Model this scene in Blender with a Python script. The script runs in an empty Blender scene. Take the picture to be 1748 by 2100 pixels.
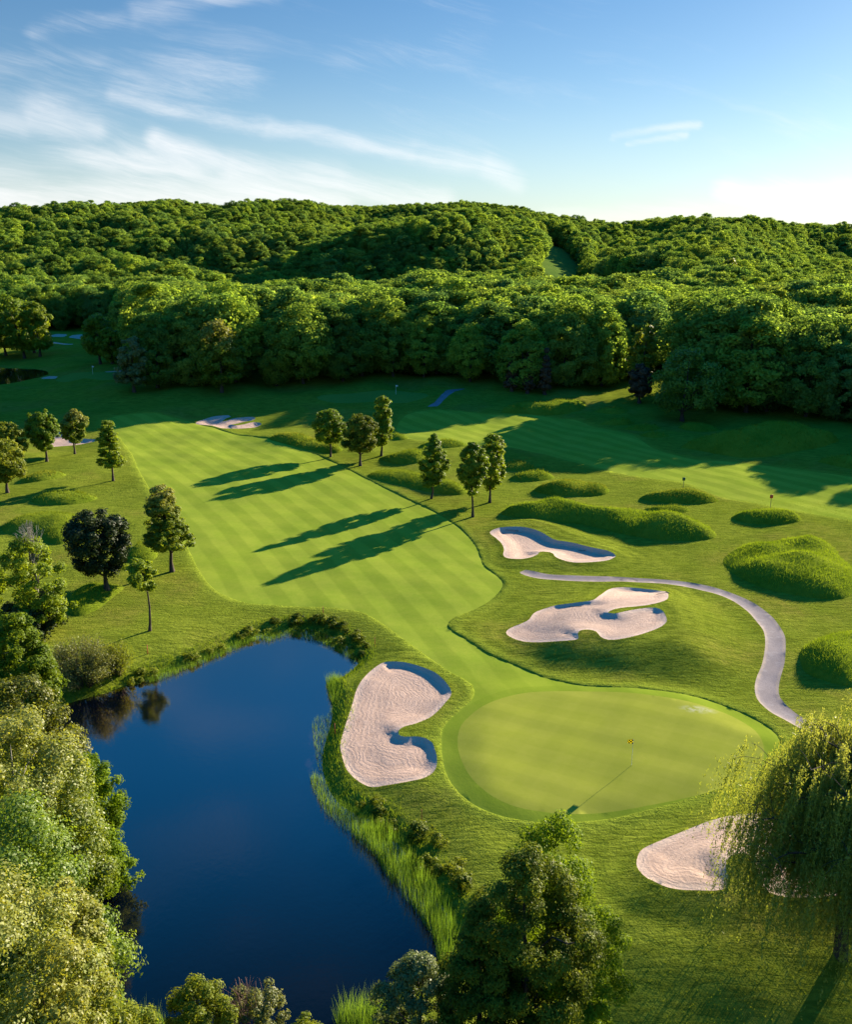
import bpy, math, random
import numpy as np
from mathutils import Vector
from mathutils.geometry import delaunay_2d_cdt

S = bpy.context.scene
C = S.collection
rad = math.radians
RNG = np.random.default_rng(7)

# ------------------------------------------------------------------ camera
CAM_H, FOC, PITCH = 37.2, 1900.0, math.atan((1050 - 480) / 1900.0)
cam_d = bpy.data.cameras.new('camera')
cam = bpy.data.objects.new('camera', cam_d)
C.objects.link(cam)
cam.location = (0, 0, CAM_H)
cam.rotation_euler = (math.pi / 2 - PITCH, 0, 0)
cam_d.sensor_fit = 'VERTICAL'
cam_d.sensor_height = 24
cam_d.lens = 24 * FOC / 2100
cam_d.clip_start = 0.5
cam_d.clip_end = 9000
S.camera = cam

# ------------------------------------------------------------------ light
SUN_AZ, SUN_EL = rad(44), rad(17.2)          # azimuth from +Y towards +X
SUNV = Vector((math.sin(SUN_AZ) * math.cos(SUN_EL), math.cos(SUN_AZ) * math.cos(SUN_EL), math.sin(SUN_EL)))
sd = bpy.data.lights.new('sun', 'SUN')
sd.energy = 5.0
sd.angle = rad(0.5)
sd.color = (1.0, 0.86, 0.66)
sun = bpy.data.objects.new('sun', sd)
C.objects.link(sun)
sun.rotation_euler = SUNV.to_track_quat('Z', 'Y').to_euler()
sun.location = (60, 60, 80)
SUN2 = np.array([math.sin(SUN_AZ), math.cos(SUN_AZ)])

W = bpy.data.worlds.new('World')
S.world = W
W.use_nodes = True
S.view_settings.view_transform = 'Standard'
S.view_settings.look = 'None'
S.view_settings.gamma = 1.0
S.view_settings.exposure = 1.8
S.cycles.max_bounces = 6
S.cycles.diffuse_bounces = 2
S.cycles.glossy_bounces = 2
S.cycles.transmission_bounces = 4
S.cycles.transparent_max_bounces = 4
S.cycles.volume_bounces = 0
S.cycles.caustics_reflective = False
S.cycles.caustics_refractive = False
S.cycles.use_denoising = True
S.cycles.denoising_prefilter = 'ACCURATE'
S.cycles.sample_clamp_indirect = 4


class G:
    """tiny node-graph helper"""
    def __init__(s, tree):
        s.t = tree
        s.n = tree.nodes
        s.l = tree.links

    def node(s, ty, **kw):
        n = s.n.new(ty)
        for k, v in kw.items():
            setattr(n, k, v)
        return n

    def put(s, sock, v):
        if v is None:
            return
        if isinstance(v, bpy.types.NodeSocket):
            s.l.new(v, sock)
        else:
            sock.default_value = v

    def m(s, op, a, b=None, c=None, clamp=False):
        n = s.node('ShaderNodeMath', operation=op, use_clamp=clamp)
        s.put(n.inputs[0], a)
        s.put(n.inputs[1], b)
        s.put(n.inputs[2], c)
        return n.outputs[0]

    def vm(s, op, a, b=None, out=0):
        n = s.node('ShaderNodeVectorMath', operation=op)
        s.put(n.inputs[0], a)
        if b is not None:
            s.put(n.inputs[1], b)
        return n.outputs[out]

    def mix(s, f, a, b):
        n = s.node('ShaderNodeMix', data_type='RGBA')
        s.put(n.inputs[0], f)
        s.put(n.inputs[6], (*a, 1) if isinstance(a, tuple) and len(a) == 3 else a)
        s.put(n.inputs[7], (*b, 1) if isinstance(b, tuple) and len(b) == 3 else b)
        return n.outputs[2]

    def noise(s, vec, scale, detail=3, rough=.55, dist=0.0):
        n = s.node('ShaderNodeTexNoise')
        s.put(n.inputs['Vector'], vec)
        n.inputs['Scale'].default_value = scale
        n.inputs['Detail'].default_value = detail
        n.inputs['Roughness'].default_value = rough
        n.inputs['Distortion'].default_value = dist
        return n.outputs[0]

    def ss(s, v, a, b, lo=0.0, hi=1.0):
        n = s.node('ShaderNodeMapRange', interpolation_type='SMOOTHSTEP')
        s.put(n.inputs[0], v)
        for i, q in enumerate((a, b, lo, hi)):
            n.inputs[i + 1].default_value = q
        return n.outputs[0]

    def scale3(s, v, x, y, z):
        return s.vm('MULTIPLY', v, (x, y, z))


# ---- sky: physical sky + thin cirrus placed by direction
g = G(W.node_tree)
g.n.clear()
out = g.node('ShaderNodeOutputWorld')
bg = g.node('ShaderNodeBackground')
sky = g.node('ShaderNodeTexSky', sky_type='NISHITA', sun_disc=False)
sky.sun_elevation = SUN_EL
sky.sun_rotation = SUN_AZ
sky.altitude = 300
sky.air_density = 0.9
sky.dust_density = 0.25
sky.ozone_density = 2.2
tc = g.node('ShaderNodeTexCoord')
dirv = g.vm('NORMALIZE', tc.outputs['Generated'])
sx = g.node('ShaderNodeSeparateXYZ')
g.l.new(dirv, sx.inputs[0])
dx, dy, dz = sx.outputs
yy = g.m('MAXIMUM', dy, 0.05)
u0 = g.m('DIVIDE', dx, yy)                       # horizontal bearing (tangent)
v0 = g.m('DIVIDE', dz, yy)                       # height above horizon (tangent)
cv = g.node('ShaderNodeCombineXYZ')
g.l.new(u0, cv.inputs[0]); g.l.new(v0, cv.inputs[1])
w1 = g.node('ShaderNodeTexNoise'); w1.inputs['Scale'].default_value = 6; w1.inputs['Detail'].default_value = 5
g.l.new(cv.outputs[0], w1.inputs['Vector'])
warp = g.vm('SCALE', g.vm('SUBTRACT', w1.outputs[1], (.5, .5, .5)))
warp.node.inputs['Scale'].default_value = 0.032
cw = g.vm('ADD', cv.outputs[0], warp)
sw = g.node('ShaderNodeSeparateXYZ'); g.l.new(cw, sw.inputs[0])
uw, vw = sw.outputs[0], sw.outputs[1]
rot = g.node('ShaderNodeVectorRotate', rotation_type='Z_AXIS')
rot.inputs['Angle'].default_value = rad(13)
g.l.new(cw, rot.inputs['Vector'])
fib = g.noise(g.vm('MULTIPLY', rot.outputs[0], (3.2, 30, 1)), 1.0, 9, .72, .5)
fib2 = g.noise(g.vm('MULTIPLY', cv.outputs[0], (3, 7, 1)), 1.0, 4, .6, .4)


def sky_uv(U, V):
    # bearing tangents of a point of the sky seen in the photograph
    dv = (V - 1050) / FOC
    y = math.cos(PITCH) - dv * math.sin(PITCH)
    z = -math.sin(PITCH) - dv * math.cos(PITCH)
    return (U - 874) / FOC / y, z / y


def streak(p1, p2, w, amp):
    (a, b), (c, d) = sky_uv(*p1), sky_uv(*p2)
    w /= FOC
    L = math.hypot(c - a, d - b)
    ex, ey = (c - a) / L, (d - b) / L
    px, py = g.m('SUBTRACT', uw, a), g.m('SUBTRACT', vw, b)
    along = g.m('ADD', g.m('MULTIPLY', px, ex), g.m('MULTIPLY', py, ey))
    al = g.m('MINIMUM', g.m('MAXIMUM', along, 0.0), L)
    qx, qy = g.m('SUBTRACT', px, g.m('MULTIPLY', al, ex)), g.m('SUBTRACT', py, g.m('MULTIPLY', al, ey))
    r = g.m('SQRT', g.m('ADD', g.m('MULTIPLY', qx, qx), g.m('MULTIPLY', qy, qy)))
    return g.ss(r, w, 0.0, 0.0, amp)


acc = None
for s_ in [((230, 190), (560, 262), 42, .62), ((560, 262), (840, 312), 42, .66), ((840, 312), (1040, 352), 46, .62),
           ((1000, 345), (1055, 372), 58, .72), ((325, 285), (480, 335), 46, .78), ((480, 338), (700, 378), 70, .78),
           ((700, 378), (900, 418), 60, .8), ((-60, 405), (700, 412), 100, .72), ((-60, 340), (400, 340), 80, .55), ((60, 240), (200, 275), 46, .5),
           ((-60, 235), (40, 250), 50, .45), ((60, 70), (300, 22), 44, .5), ((280, 28), (560, -20), 46, .62), ((-60, 135), (200, 130), 60, .42),
           ((1260, 277), (1430, 262), 20, .62), ((1290, 293), (1405, 284), 16, .6), ((1490, 400), (1900, 385), 60, .95),
           ((1120, 447), (1900, 436), 60, .72), ((100, 200), (500, 150), 120, .42), ((700, 130), (1000, 80), 70, .30)]:
    st = streak(*s_)
    acc = st if acc is None else g.m('SMOOTH_MAX', acc, st, .22)
tex = g.m('ADD', g.m('MULTIPLY', g.ss(fib, .2, .8), .55), g.m('MULTIPLY', g.ss(fib2, .25, .75), .4))
mask = g.m('MULTIPLY', g.ss(g.m('ADD', g.m('MULTIPLY', g.m('MINIMUM', acc, 1.0), .95), g.m('SUBTRACT', tex, .48)), .12, 1.3), 0.95)
mask = g.m('MULTIPLY', mask, g.ss(acc, 0.0, .12))
mask = g.m('MULTIPLY', mask, g.ss(dy, 0.05, 0.3))
veil = g.m('MULTIPLY', g.ss(vw, .16, .0), .30)
# saturate the blue away from the horizon as in the photograph
hs = g.node('ShaderNodeHueSaturation')
g.l.new(sky.outputs[0], hs.inputs['Color'])
g.put(hs.inputs['Saturation'], g.ss(dz, 0.0, 0.50, 1.0, 1.42))
g.put(hs.inputs['Value'], g.ss(dz, 0.24, 0.75, 1.0, 3.8))
tint = g.mix(1.0, hs.outputs[0], (0.53, 0.62, 0.68)); tint.node.blend_type = 'MULTIPLY'
c1 = g.mix(veil, tint, (4.9, 5.2, 5.6))
c2 = g.mix(mask, c1, (6.6, 6.5, 6.5))
g.l.new(c2, bg.inputs[0])
bg.inputs[1].default_value = 0.05
g.l.new(bg.outputs[0], out.inputs[0])

# ------------------------------------------------------------------ tagging helpers


def tag(o, label=None, cat=None, group=None, kind=None):
    if label: o['label'] = label
    if cat: o['category'] = cat
    if group: o['group'] = group
    if kind: o['kind'] = kind
    return o


def link(name, me, mat=None, parent=None, loc=None):
    o = bpy.data.objects.new(name, me)
    C.objects.link(o)
    if mat is not None and me is not None and not me.materials:
        me.materials.append(mat)
    if parent is not None:
        o.parent = parent
    if loc is not None:
        o.location = loc
    return o


def mesh_np(name, V, F, attrs=None, smooth=False):
    """V (n,3); F (m,3|4) int array"""
    me = bpy.data.meshes.new(name)
    V = np.asarray(V, np.float32)
    F = np.asarray(F, np.int32)
    k = F.shape[1]
    me.vertices.add(len(V))
    me.vertices.foreach_set('co', V.ravel())
    me.loops.add(F.size)
    me.loops.foreach_set('vertex_index', F.ravel())
    me.polygons.add(len(F))
    me.polygons.foreach_set('loop_start', np.arange(0, F.size, k, dtype=np.int32))
    me.polygons.foreach_set('loop_total', np.full(len(F), k, np.int32))
    if smooth:
        me.polygons.foreach_set('use_smooth', np.ones(len(F), bool))
    for an, av in (attrs or {}).items():
        a = me.attributes.new(an, 'FLOAT', 'POINT')
        a.data.foreach_set('value', np.asarray(av, np.float32))
    me.update(calc_edges=True)
    return me


# ------------------------------------------------------------------ ground model
def ss(x, a=0.0, b=1.0):
    t = np.clip((np.asarray(x, float) - a) / (b - a), 0, 1)
    return t * t * (3 - 2 * t)


def rayd(U, V):
    dx = (U - 874) / FOC; dv = (V - 1050) / FOC
    return np.array([dx, math.cos(PITCH) - dv * math.sin(PITCH), -math.sin(PITCH) - dv * math.cos(PITCH)])


def at_z(U, V, z=0.0):
    d = rayd(U, V)
    t = (z - CAM_H) / d[2]
    return d[0] * t, d[1] * t


def Z(x0, y0, s, pts):       # crop coordinates of the survey of the photograph
    return [((x0 + s * x) / 1.870, (y0 + s * y) / 1.870) for x, y in pts]


def resample(P, step, closed=True):
    P = np.asarray(P, float)
    n = len(P)
    outp = []
    rng_ = range(n if closed else n - 1)
    for i in rng_:
        if closed:
            a, b, c, d = P[i - 1], P[i], P[(i + 1) % n], P[(i + 2) % n]
        else:
            a, b, c, d = P[max(i - 1, 0)], P[i], P[i + 1], P[min(i + 2, n - 1)]
        L = np.linalg.norm(c - b)
        k = max(1, int(round(L / step)))
        for j in range(k):
            t = j / k
            q = 0.5 * ((2 * b) + (-a + c) * t + (2 * a - 5 * b + 4 * c - d) * t * t + (-a + 3 * b - 3 * c + d) * t ** 3)
            outp.append(q)
    if not closed:
        outp.append(P[-1])
    return np.array(outp)


def pdist(pts, poly, closed=True):
    """distance to a polyline and nearest points"""
    A = poly
    B = np.roll(poly, -1, 0) if closed else poly[1:]
    if not closed:
        A = poly[:-1]
    best = np.full(len(pts), 1e9)
    near = np.zeros((len(pts), 2))
    for a, b in zip(A, B):
        e = b - a
        L2 = max(e @ e, 1e-12)
        t = np.clip(((pts - a) @ e) / L2, 0, 1)
        q = a + t[:, None] * e
        d = np.hypot(*(pts - q).T)
        m = d < best
        best[m] = d[m]
        near[m] = q[m]
    return best, near


def inside(pts, poly):
    x, y = pts[:, 0], pts[:, 1]
    r = np.zeros(len(pts), bool)
    lo, hi = poly.min(0), poly.max(0)
    m = (x >= lo[0]) & (x <= hi[0]) & (y >= lo[1]) & (y <= hi[1])
    if not m.any():
        return r
    xm, ym = x[m], y[m]
    c = np.zeros(m.sum(), bool)
    n = len(poly)
    j = n - 1
    for i in range(n):
        xi, yi = poly[i]; xj, yj = poly[j]
        if yi != yj:
            c ^= ((yi > ym) != (yj > ym)) & (xm < (xj - xi) * (ym - yi) / (yj - yi) + xi)
        j = i
    r[m] = c
    return r


def near_only(pts, poly, reach):
    lo, hi = poly.min(0) - reach, poly.max(0) + reach
    return (pts[:, 0] > lo[0]) & (pts[:, 0] < hi[0]) & (pts[:, 1] > lo[1]) & (pts[:, 1] < hi[1])


# far relief: ground height by bearing column and distance
FU = np.array([-700, -200, 0, 250, 500, 750, 950, 1060, 1110, 1170, 1240, 1500, 1748, 2100, 2700], float)
FD = np.array([0, 250, 300, 350, 400, 450, 500, 560, 620, 680, 760, 850, 1000, 1130, 1300, 1700], float)
FZ = np.array([
    [0, 0, 0, 0, 0, 1, 3, 6, 9, 13, 19, 25, 36, 42, 30, 10],
    [0, 0, 0, 0, 0, 1, 3, 6, 9, 13, 19, 25, 38, 45, 30, 10],
    [0, 0, 0, 0, 0, 1, 3, 6, 9, 14, 19, 26, 39, 46, 30, 10],
    [0, 0, 0, 0, 0, 0, 2, 5, 9, 14, 20, 28, 42, 51, 35, 10],
    [0, 0, 0, -2, -5, -8, -9, -6, 8, 13, 16, 24, 46, 52, 40, 10],
    [0, 0, 0, -1, -2, -4, -3, 16, 20, 23, 12, 18, 38, 50, 50, 20],
    [0, 0, 0, 0, 0, 0, 3, 20, 25, 29, 14, 20, 36, 56, 52, 20],
    [0, 0, 0, 0, 0, 2, 6, 13, 20, 24, 15, 20, 35, 50, 44, 18],
    [0, 0, 0, 0, 0, 7, 16, 20, 23, 25, 20, 20, 31, 43, 38, 14],
    [0, 0, 0, 0, 0, 7, 16, 20, 23, 26, 24, 20, 27, 34, 30, 10],
    [0, 0, 0, 0, 0, 3, 6, 10, 14, 17, 19, 20, 24, 28, 24, 8],
    [0, 0, 0, 0, 1, 3, 6, 10, 14, 17, 20, 23, 27, 27, 20, 8],
    [0, 0, 0, 0, 1, 3, 5, 8, 10, 12, 13, 13, 13, 12, 8, 4],
    [0, 0, 0, 0, 1, 3, 5, 7, 9, 10, 11, 11, 11, 10, 8, 4],
    [0, 0, 0, 0, 1, 3, 5, 7, 9, 10, 11, 11, 11, 10, 8, 4]], float)

# the ground climbs a little towards the foot of the woods
RISE = np.where(FU < 100, 0, np.where(FU > 1200, 1.6, 3.0))
FZ = np.column_stack([FZ[:, 0], FZ[:, 0], RISE, RISE, FZ[:, 2:3] * 1 + (RISE * .5)[:, None], FZ[:, 3:]])
FD = np.concatenate([[0, 185, 232, 270], FD[2:]])


def ucol(x, y):
    return 874 + FOC * 1.04 * x / np.maximum(y, 1.0)


def far_h(x, y):
    u = np.clip(ucol(x, y), FU[0], FU[-1] - 1e-6)
    D = np.clip(np.hypot(x, y) * 0.985, 0, FD[-1] - 1e-6)
    D = np.where(y < 5, 0, D)
    i = np.clip(np.searchsorted(FU, u, 'right') - 1, 0, len(FU) - 2)
    j = np.clip(np.searchsorted(FD, D, 'right') - 1, 0, len(FD) - 2)
    a = ss((u - FU[i]) / (FU[i + 1] - FU[i]))
    b = (D - FD[j]) / (FD[j + 1] - FD[j])
    rid = np.sin((x * .74 - y * .67) * .040 + 1.6 * np.sin((x * .67 + y * .74) * .011))
    h = (FZ[i, j] * (1 - a) * (1 - b) + FZ[i + 1, j] * a * (1 - b) + FZ[i, j + 1] * (1 - a) * b + FZ[i + 1, j + 1] * a * b)
    k = ss(D, 420, 700)
    return h + ss(D, 430, 560) * (1 - ss(D, 1000, 1130)) * 10.5 * rid + k * (2.6 * np.sin(x * .019 + 1.1) * np.cos(y * .023) + 1.6 * np.sin(x * .043 + y * .031))


def micro(x, y):
    m = (0.055 * np.sin(x * .41 + .7 * np.sin(y * .23)) + .06 * np.sin(y * .33 + 1.3 * np.sin(x * .19 + 1)) +
         .10 * np.sin(x * .13 + y * .09 + 2) * np.sin(y * .11 - x * .07) + .03 * np.sin(x * .9 + y * .6) * np.sin(y * .8 - x * .3))
    return m * (1 + ss(np.hypot(x, y), 120, 220) * 2.2)


WATER_Z = -1.0
pond_uv = [(165, 1435), (215, 1422), (270, 1402), (320, 1382), (345, 1374), (390, 1360), (440, 1340), (490, 1318), (530, 1302), (575, 1292), (612, 1289),
           (652, 1294), (690, 1309), (715, 1329), (733, 1350), (734, 1362), (718, 1378), (695, 1392), (677, 1397), (674, 1412),
           (682, 1440), (680, 1480), (668, 1520), (661, 1560), (665, 1592), (676, 1622), (700, 1652), (735, 1672), (775, 1690), (815, 1730),
           (850, 1775), (880, 1820), (915, 1870), (935, 1920), (925, 1965), (880, 1995), (830, 2025), (780, 2070), (700, 2125),
           (560, 2150), (420, 2150), (300, 2130), (220, 2040), (150, 1940), (110, 1830), (85, 1720), (70, 1620), (85, 1520), (120, 1455)]
POND = resample([at_z(U, V, WATER_Z) for U, V in pond_uv], 0.8)
FPOND = resample([at_z(U, V, -.4) for U, V in Z(0, 1050, .4005, [(-160, 900), (60, 905), (180, 905), (330, 912), (440, 930), (462, 965), (430, 990),
                                                            (330, 1010), (200, 1030), (100, 1050), (-160, 1060)])], 3)
PLAT = []                                      # raised ground: (outline, height, run-out width)
for uv, h, w in [
    ([(1050, 1345), (1020, 1295), (1060, 1245), (1190, 1200), (1380, 1192), (1480, 1230), (1545, 1290), (1560, 1370), (1500, 1402), (1350, 1402), (1200, 1388), (1110, 1370)], 1.6, 7.5),
    ([(1265, 1870), (1240, 1770), (1310, 1700), (1480, 1640), (1700, 1590), (1850, 1650), (1850, 1900), (1560, 1900), (1400, 1895)], 0.75, 4.5),
    ([(900, 1640), (880, 1540), (900, 1460), (980, 1400), (1150, 1370), (1400, 1400), (1560, 1470), (1640, 1530), (1560, 1610), (1400, 1680), (1180, 1725), (1030, 1715)], 0.45, 4.5),
    ([(1020, 1165), (985, 1110), (1000, 1070), (1120, 1060), (1290, 1120), (1300, 1155), (1200, 1175)], 0.55, 4.0)]:
    PLAT.append((resample([at_z(U, V, h * .4) for U, V in uv], 1.5), h, w))


def base_h(x, y, fine=True):
    x = np.atleast_1d(np.asarray(x, float)); y = np.atleast_1d(np.asarray(y, float))
    P = np.stack([x, y], 1)
    z = far_h(x, y) - 4.3 * ss((45.5 - y) / 17) * ss((x - 2) / 7)
    if fine:
        z = z + micro(x, y)
    for poly, h, w in PLAT:
        m = near_only(P, poly, 0.1)
        if m.any():
            q = P[m]
            d, _ = pdist(q, poly)
            z[m] += np.where(inside(q, poly), h * ss(d / w), 0)
    # the course falls gently towards the pond and the camera
    for poly, wz, reach in ((POND, WATER_Z, 5.0), (FPOND, -.4, 6.0)):
        m = near_only(P, poly, reach + .1)
        if m.any():
            q = P[m]
            d, _ = pdist(q, poly)
            ins = inside(q, poly)
            k = np.where(ins, 0.0, ss(d / reach) * .55 + .45 * ss(d / 1.3))
            z[m] = wz * (1 - k) + z[m] * k
    return z


def gp(U, V, dz=0.0):
    x, y = at_z(U, V, dz)
    for _ in range(7):
        z = float(base_h(x, y, False)[0]) + dz
        nx, ny = at_z(U, V, z)
        x, y = .35 * x + .65 * nx, .35 * y + .65 * ny
    return np.array([x, y])


def gpl(uv, step, dz=0.0):
    return resample([gp(U, V, dz) for U, V in uv], step)


# --- mown areas
fair_uv = [(642, 1244), (676, 1245), (710, 1248), (740, 1253), (758, 1261), (784, 1277), (802, 1290), (837, 1318), (871, 1343), (901, 1364), (928, 1383),
           (950, 1393), (968, 1405), (974, 1418), (969, 1435), (948, 1455), (925, 1475), (908, 1499), (906, 1532), (909, 1563), (915, 1586), (926, 1608),
           (942, 1628), (965, 1647), (999, 1664), (1043, 1676), (1093, 1682), (1144, 1683), (1190, 1680), (1250, 1673), (1320, 1660), (1400, 1640), (1460, 1622),
           (1510, 1602), (1555, 1575), (1590, 1545), (1600, 1522), (1580, 1497), (1527, 1466), (1452, 1437), (1378, 1421), (1298, 1411), (1229, 1406),
           (1180, 1401), (1130, 1391), (1093, 1380), (1056, 1366), (1006, 1346), (957, 1314), (927, 1295), (918, 1282), (932, 1266), (971, 1251),
           (1006, 1231), (1029, 1208), (1030, 1194), (1011, 1177), (993, 1163), (985, 1143), (978, 1124), (963, 1104), (946, 1087), (929, 1075),
           (907, 1060), (882, 1045), (855, 1033), (784, 999), (727, 969), (693, 950), (656, 935), (616, 922), (565, 907), (515, 897), (470, 889),
           (420, 872), (370, 858), (300, 850), (240, 852), (205, 866), (222, 885), (250, 905), (272, 935), (290, 975), (318, 1020), (355, 1070),
           (388, 1130), (412, 1178), (440, 1208), (480, 1226), (530, 1237), (590, 1242)]
FAIR = gpl(fair_uv, .9)
FAIR2 = gpl([(815, 870), (822, 893), (880, 906), (950, 912), (1037, 916), (1076, 925), (1190, 950), (1290, 975), (1400, 988), (1475, 1016), (1545, 1029),
             (1610, 1045), (1684, 1057), (1748, 1068), (1850, 1085), (1850, 990), (1748, 979), (1684, 971), (1597, 956), (1510, 947), (1423, 942),
             (1367, 927), (1337, 914), (1293, 893), (1232, 880), (1180, 862), (1150, 858), (1098, 851), (1011, 853), (940, 845), (880, 842), (838, 850)], 2.0)
GREEN = gpl(Z(1650, 2200, .9262, [(480, 483), (620, 481), (760, 487), (900, 503), (1030, 525), (1150, 555), (1250, 592), (1330, 640), (1372, 690),
            (1385, 740), (1370, 800), (1320, 850), (1240, 885), (1120, 915), (960, 945), (820, 968), (660, 983), (540, 987), (440, 978), (350, 962),
            (260, 925), (190, 870), (145, 810), (118, 740), (115, 680), (130, 630), (165, 590), (220, 550), (300, 515), (390, 492)]), .7)
FGREEN = gpl(Z(0, 1050, .4005, [(530, 1010), (600, 975), (700, 955), (820, 948), (950, 945), (1100, 950), (1200, 958), (1230, 985), (1100, 1012), (800, 1014), (600, 1017)]), 2.5)
FGREEN2 = gpl([(650, 818), (700, 809), (780, 803), (850, 802), (880, 811), (835, 822), (740, 827), (670, 825)], 2.5)
path_out = [(1078, 1171), (1095, 1173), (1127, 1179), (1176, 1182), (1237, 1184), (1283, 1186), (1339, 1189), (1401, 1195), (1451, 1205), (1491, 1217),
            (1527, 1231), (1558, 1247), (1583, 1267), (1600, 1288), (1610, 1308), (1612, 1327), (1610, 1361), (1601, 1394), (1598, 1414), (1601, 1431),
            (1617, 1450), (1636, 1467), (1659, 1483), (1681, 1492), (1701, 1501), (1731, 1515), (1800, 1550), (1900, 1600)]
path_in = [(1880, 1650), (1750, 1562), (1704, 1530), (1673, 1513), (1639, 1496), (1608, 1478), (1586, 1466), (1569, 1452), (1554, 1434), (1549, 1414), (1552, 1392),
           (1563, 1366), (1569, 1338), (1570, 1313), (1565, 1294), (1552, 1277), (1533, 1256), (1507, 1238), (1474, 1224), (1440, 1214), (1404, 1205),
           (1353, 1198), (1283, 1195), (1237, 1195), (1176, 1193), (1140, 1190), (1103, 1187), (1078, 1182), (1066, 1176)]
PATH = gpl(path_out + path_in, .7)
PATH2 = gpl([(877, 833), (891, 826), (906, 812), (918, 802), (930, 800), (955, 799), (940, 803), (928, 809), (911, 822), (897, 834)], 1.5)

BUNK = {}
b_src = {
    'mid': (.45, Z(1650, 1950, .4577, [(502, 205), (560, 170), (640, 155), (760, 152), (860, 170), (940, 200), (1000, 235), (1060, 262), (1200, 290), (1350, 330),
                                  (1480, 360), (1555, 402), (1540, 425), (1480, 447), (1380, 458), (1290, 462), (1200, 460), (1110, 438), (1050, 408), (1030, 378),
                                  (985, 362), (925, 362), (905, 385), (850, 412), (760, 428), (660, 422), (615, 395), (620, 340), (600, 290), (555, 250)])),
    'clover': (.45, Z(1650, 2200, .9262, [(315, 245), (335, 225), (380, 205), (410, 188), (428, 165), (455, 150), (520, 132), (600, 125), (675, 115), (705, 95),
                                     (738, 70), (790, 60), (860, 62), (930, 70), (975, 80), (988, 98), (975, 115), (930, 129), (870, 139), (800, 147), (757, 156), (738, 168),
                                     (765, 172), (830, 158), (890, 147), (935, 146), (965, 160), (981, 195), (970, 215), (930, 235), (860, 258), (790, 271), (740, 272), (708, 260),
                                     (690, 240), (660, 232), (625, 234), (612, 248), (615, 268), (580, 275), (520, 280), (440, 285), (380, 282), (335, 265)])),
    'pondside': (.4, Z(1100, 2450, .4577, [(770, 230), (820, 207), (900, 202), (1000, 210), (1100, 235), (1190, 270), (1260, 310), (1330, 375), (1375, 440), (1376, 490),
                                     (1330, 550), (1270, 615), (1190, 680), (1080, 725), (980, 750), (937, 782), (938, 815), (990, 835), (1080, 835), (1160, 850),
                                     (1220, 890), (1242, 950), (1258, 1010), (1255, 1090), (1215, 1150), (1130, 1190), (1000, 1215), (850, 1235), (720, 1250), (640, 1225),
                                     (560, 1170), (500, 1100), (465, 1000), (450, 900), (475, 790), (510, 680), (540, 590), (580, 450), (620, 370), (690, 290)])),
    'willow': (.4, Z(2200, 2500, .6796, [(357, 1190), (368, 1140), (400, 1105), (500, 1060), (600, 1020), (700, 985), (800, 955), (910, 930), (1050, 915), (1200, 915),
                                    (1350, 950), (1500, 1000), (1600, 1080), (1625, 1200), (1600, 1300), (1540, 1375), (1400, 1400), (1250, 1400), (1150, 1385), (1080, 1350),
                                    (1045, 1290), (1030, 1210), (990, 1160), (930, 1152), (878, 1172), (862, 1210), (875, 1300), (865, 1340), (800, 1355), (700, 1350),
                                    (600, 1345), (500, 1320), (420, 1280), (372, 1232)])),
    'far_finger': (.9, [(x * .3059, (1450 + .572 * y) / 1.87) for x, y in [(1310, 295), (1370, 268), (1450, 252), (1530, 249), (1550, 257), (1512, 270), (1488, 287),
                                     (1520, 282), (1580, 263), (1660, 256), (1712, 262), (1690, 278), (1620, 290), (1552, 306), (1580, 312), (1640, 301), (1700, 288),
                                     (1742, 290), (1750, 302), (1700, 320), (1600, 336), (1500, 344), (1460, 336), (1420, 318), (1360, 308)]]),
    'left': (.8, [(x * .1835, (1480 + .3432 * y) / 1.87) for x, y in [(560, 545), (650, 530), (740, 530), (840, 545), (900, 585), (1010, 600), (1100, 612), (1090, 628),
                                     (900, 647), (650, 658), (480, 672), (380, 660), (420, 590)]]),
    'far_a': (1.2, [(x * .2142, (1050 + .4005 * y) / 1.87) for x, y in [(470, 585), (560, 576), (640, 590), (600, 604), (520, 603), (470, 598)]]),
    'far_b': (1.2, [(x * .2142, (1050 + .4005 * y) / 1.87) for x, y in [(660, 612), (700, 598), (800, 592), (860, 603), (830, 622), (700, 626)]]),
    'far_c': (1.2, [(x * .2142, (1050 + .4005 * y) / 1.87) for x, y in [(490, 660), (600, 662), (700, 680), (650, 686), (500, 676)]]),
    'far_d': (1.2, [(x * .2142, (1050 + .4005 * y) / 1.87) for x, y in [(1000, 942), (1080, 934), (1200, 928), (1230, 936), (1150, 944), (1050, 946)]]),
    'far_e': (1.2, [(x * .2142, (1050 + .4005 * y) / 1.87) for x, y in [(395, 1004), (470, 990), (550, 984), (530, 996), (420, 1008)]]),
}
for k, (st, uv) in b_src.items():
    BUNK[k] = gpl(uv, st)
BDEPTH = dict(mid=.5, clover=.22, pondside=.26, willow=.25, far_finger=.4, left=.45)

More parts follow.
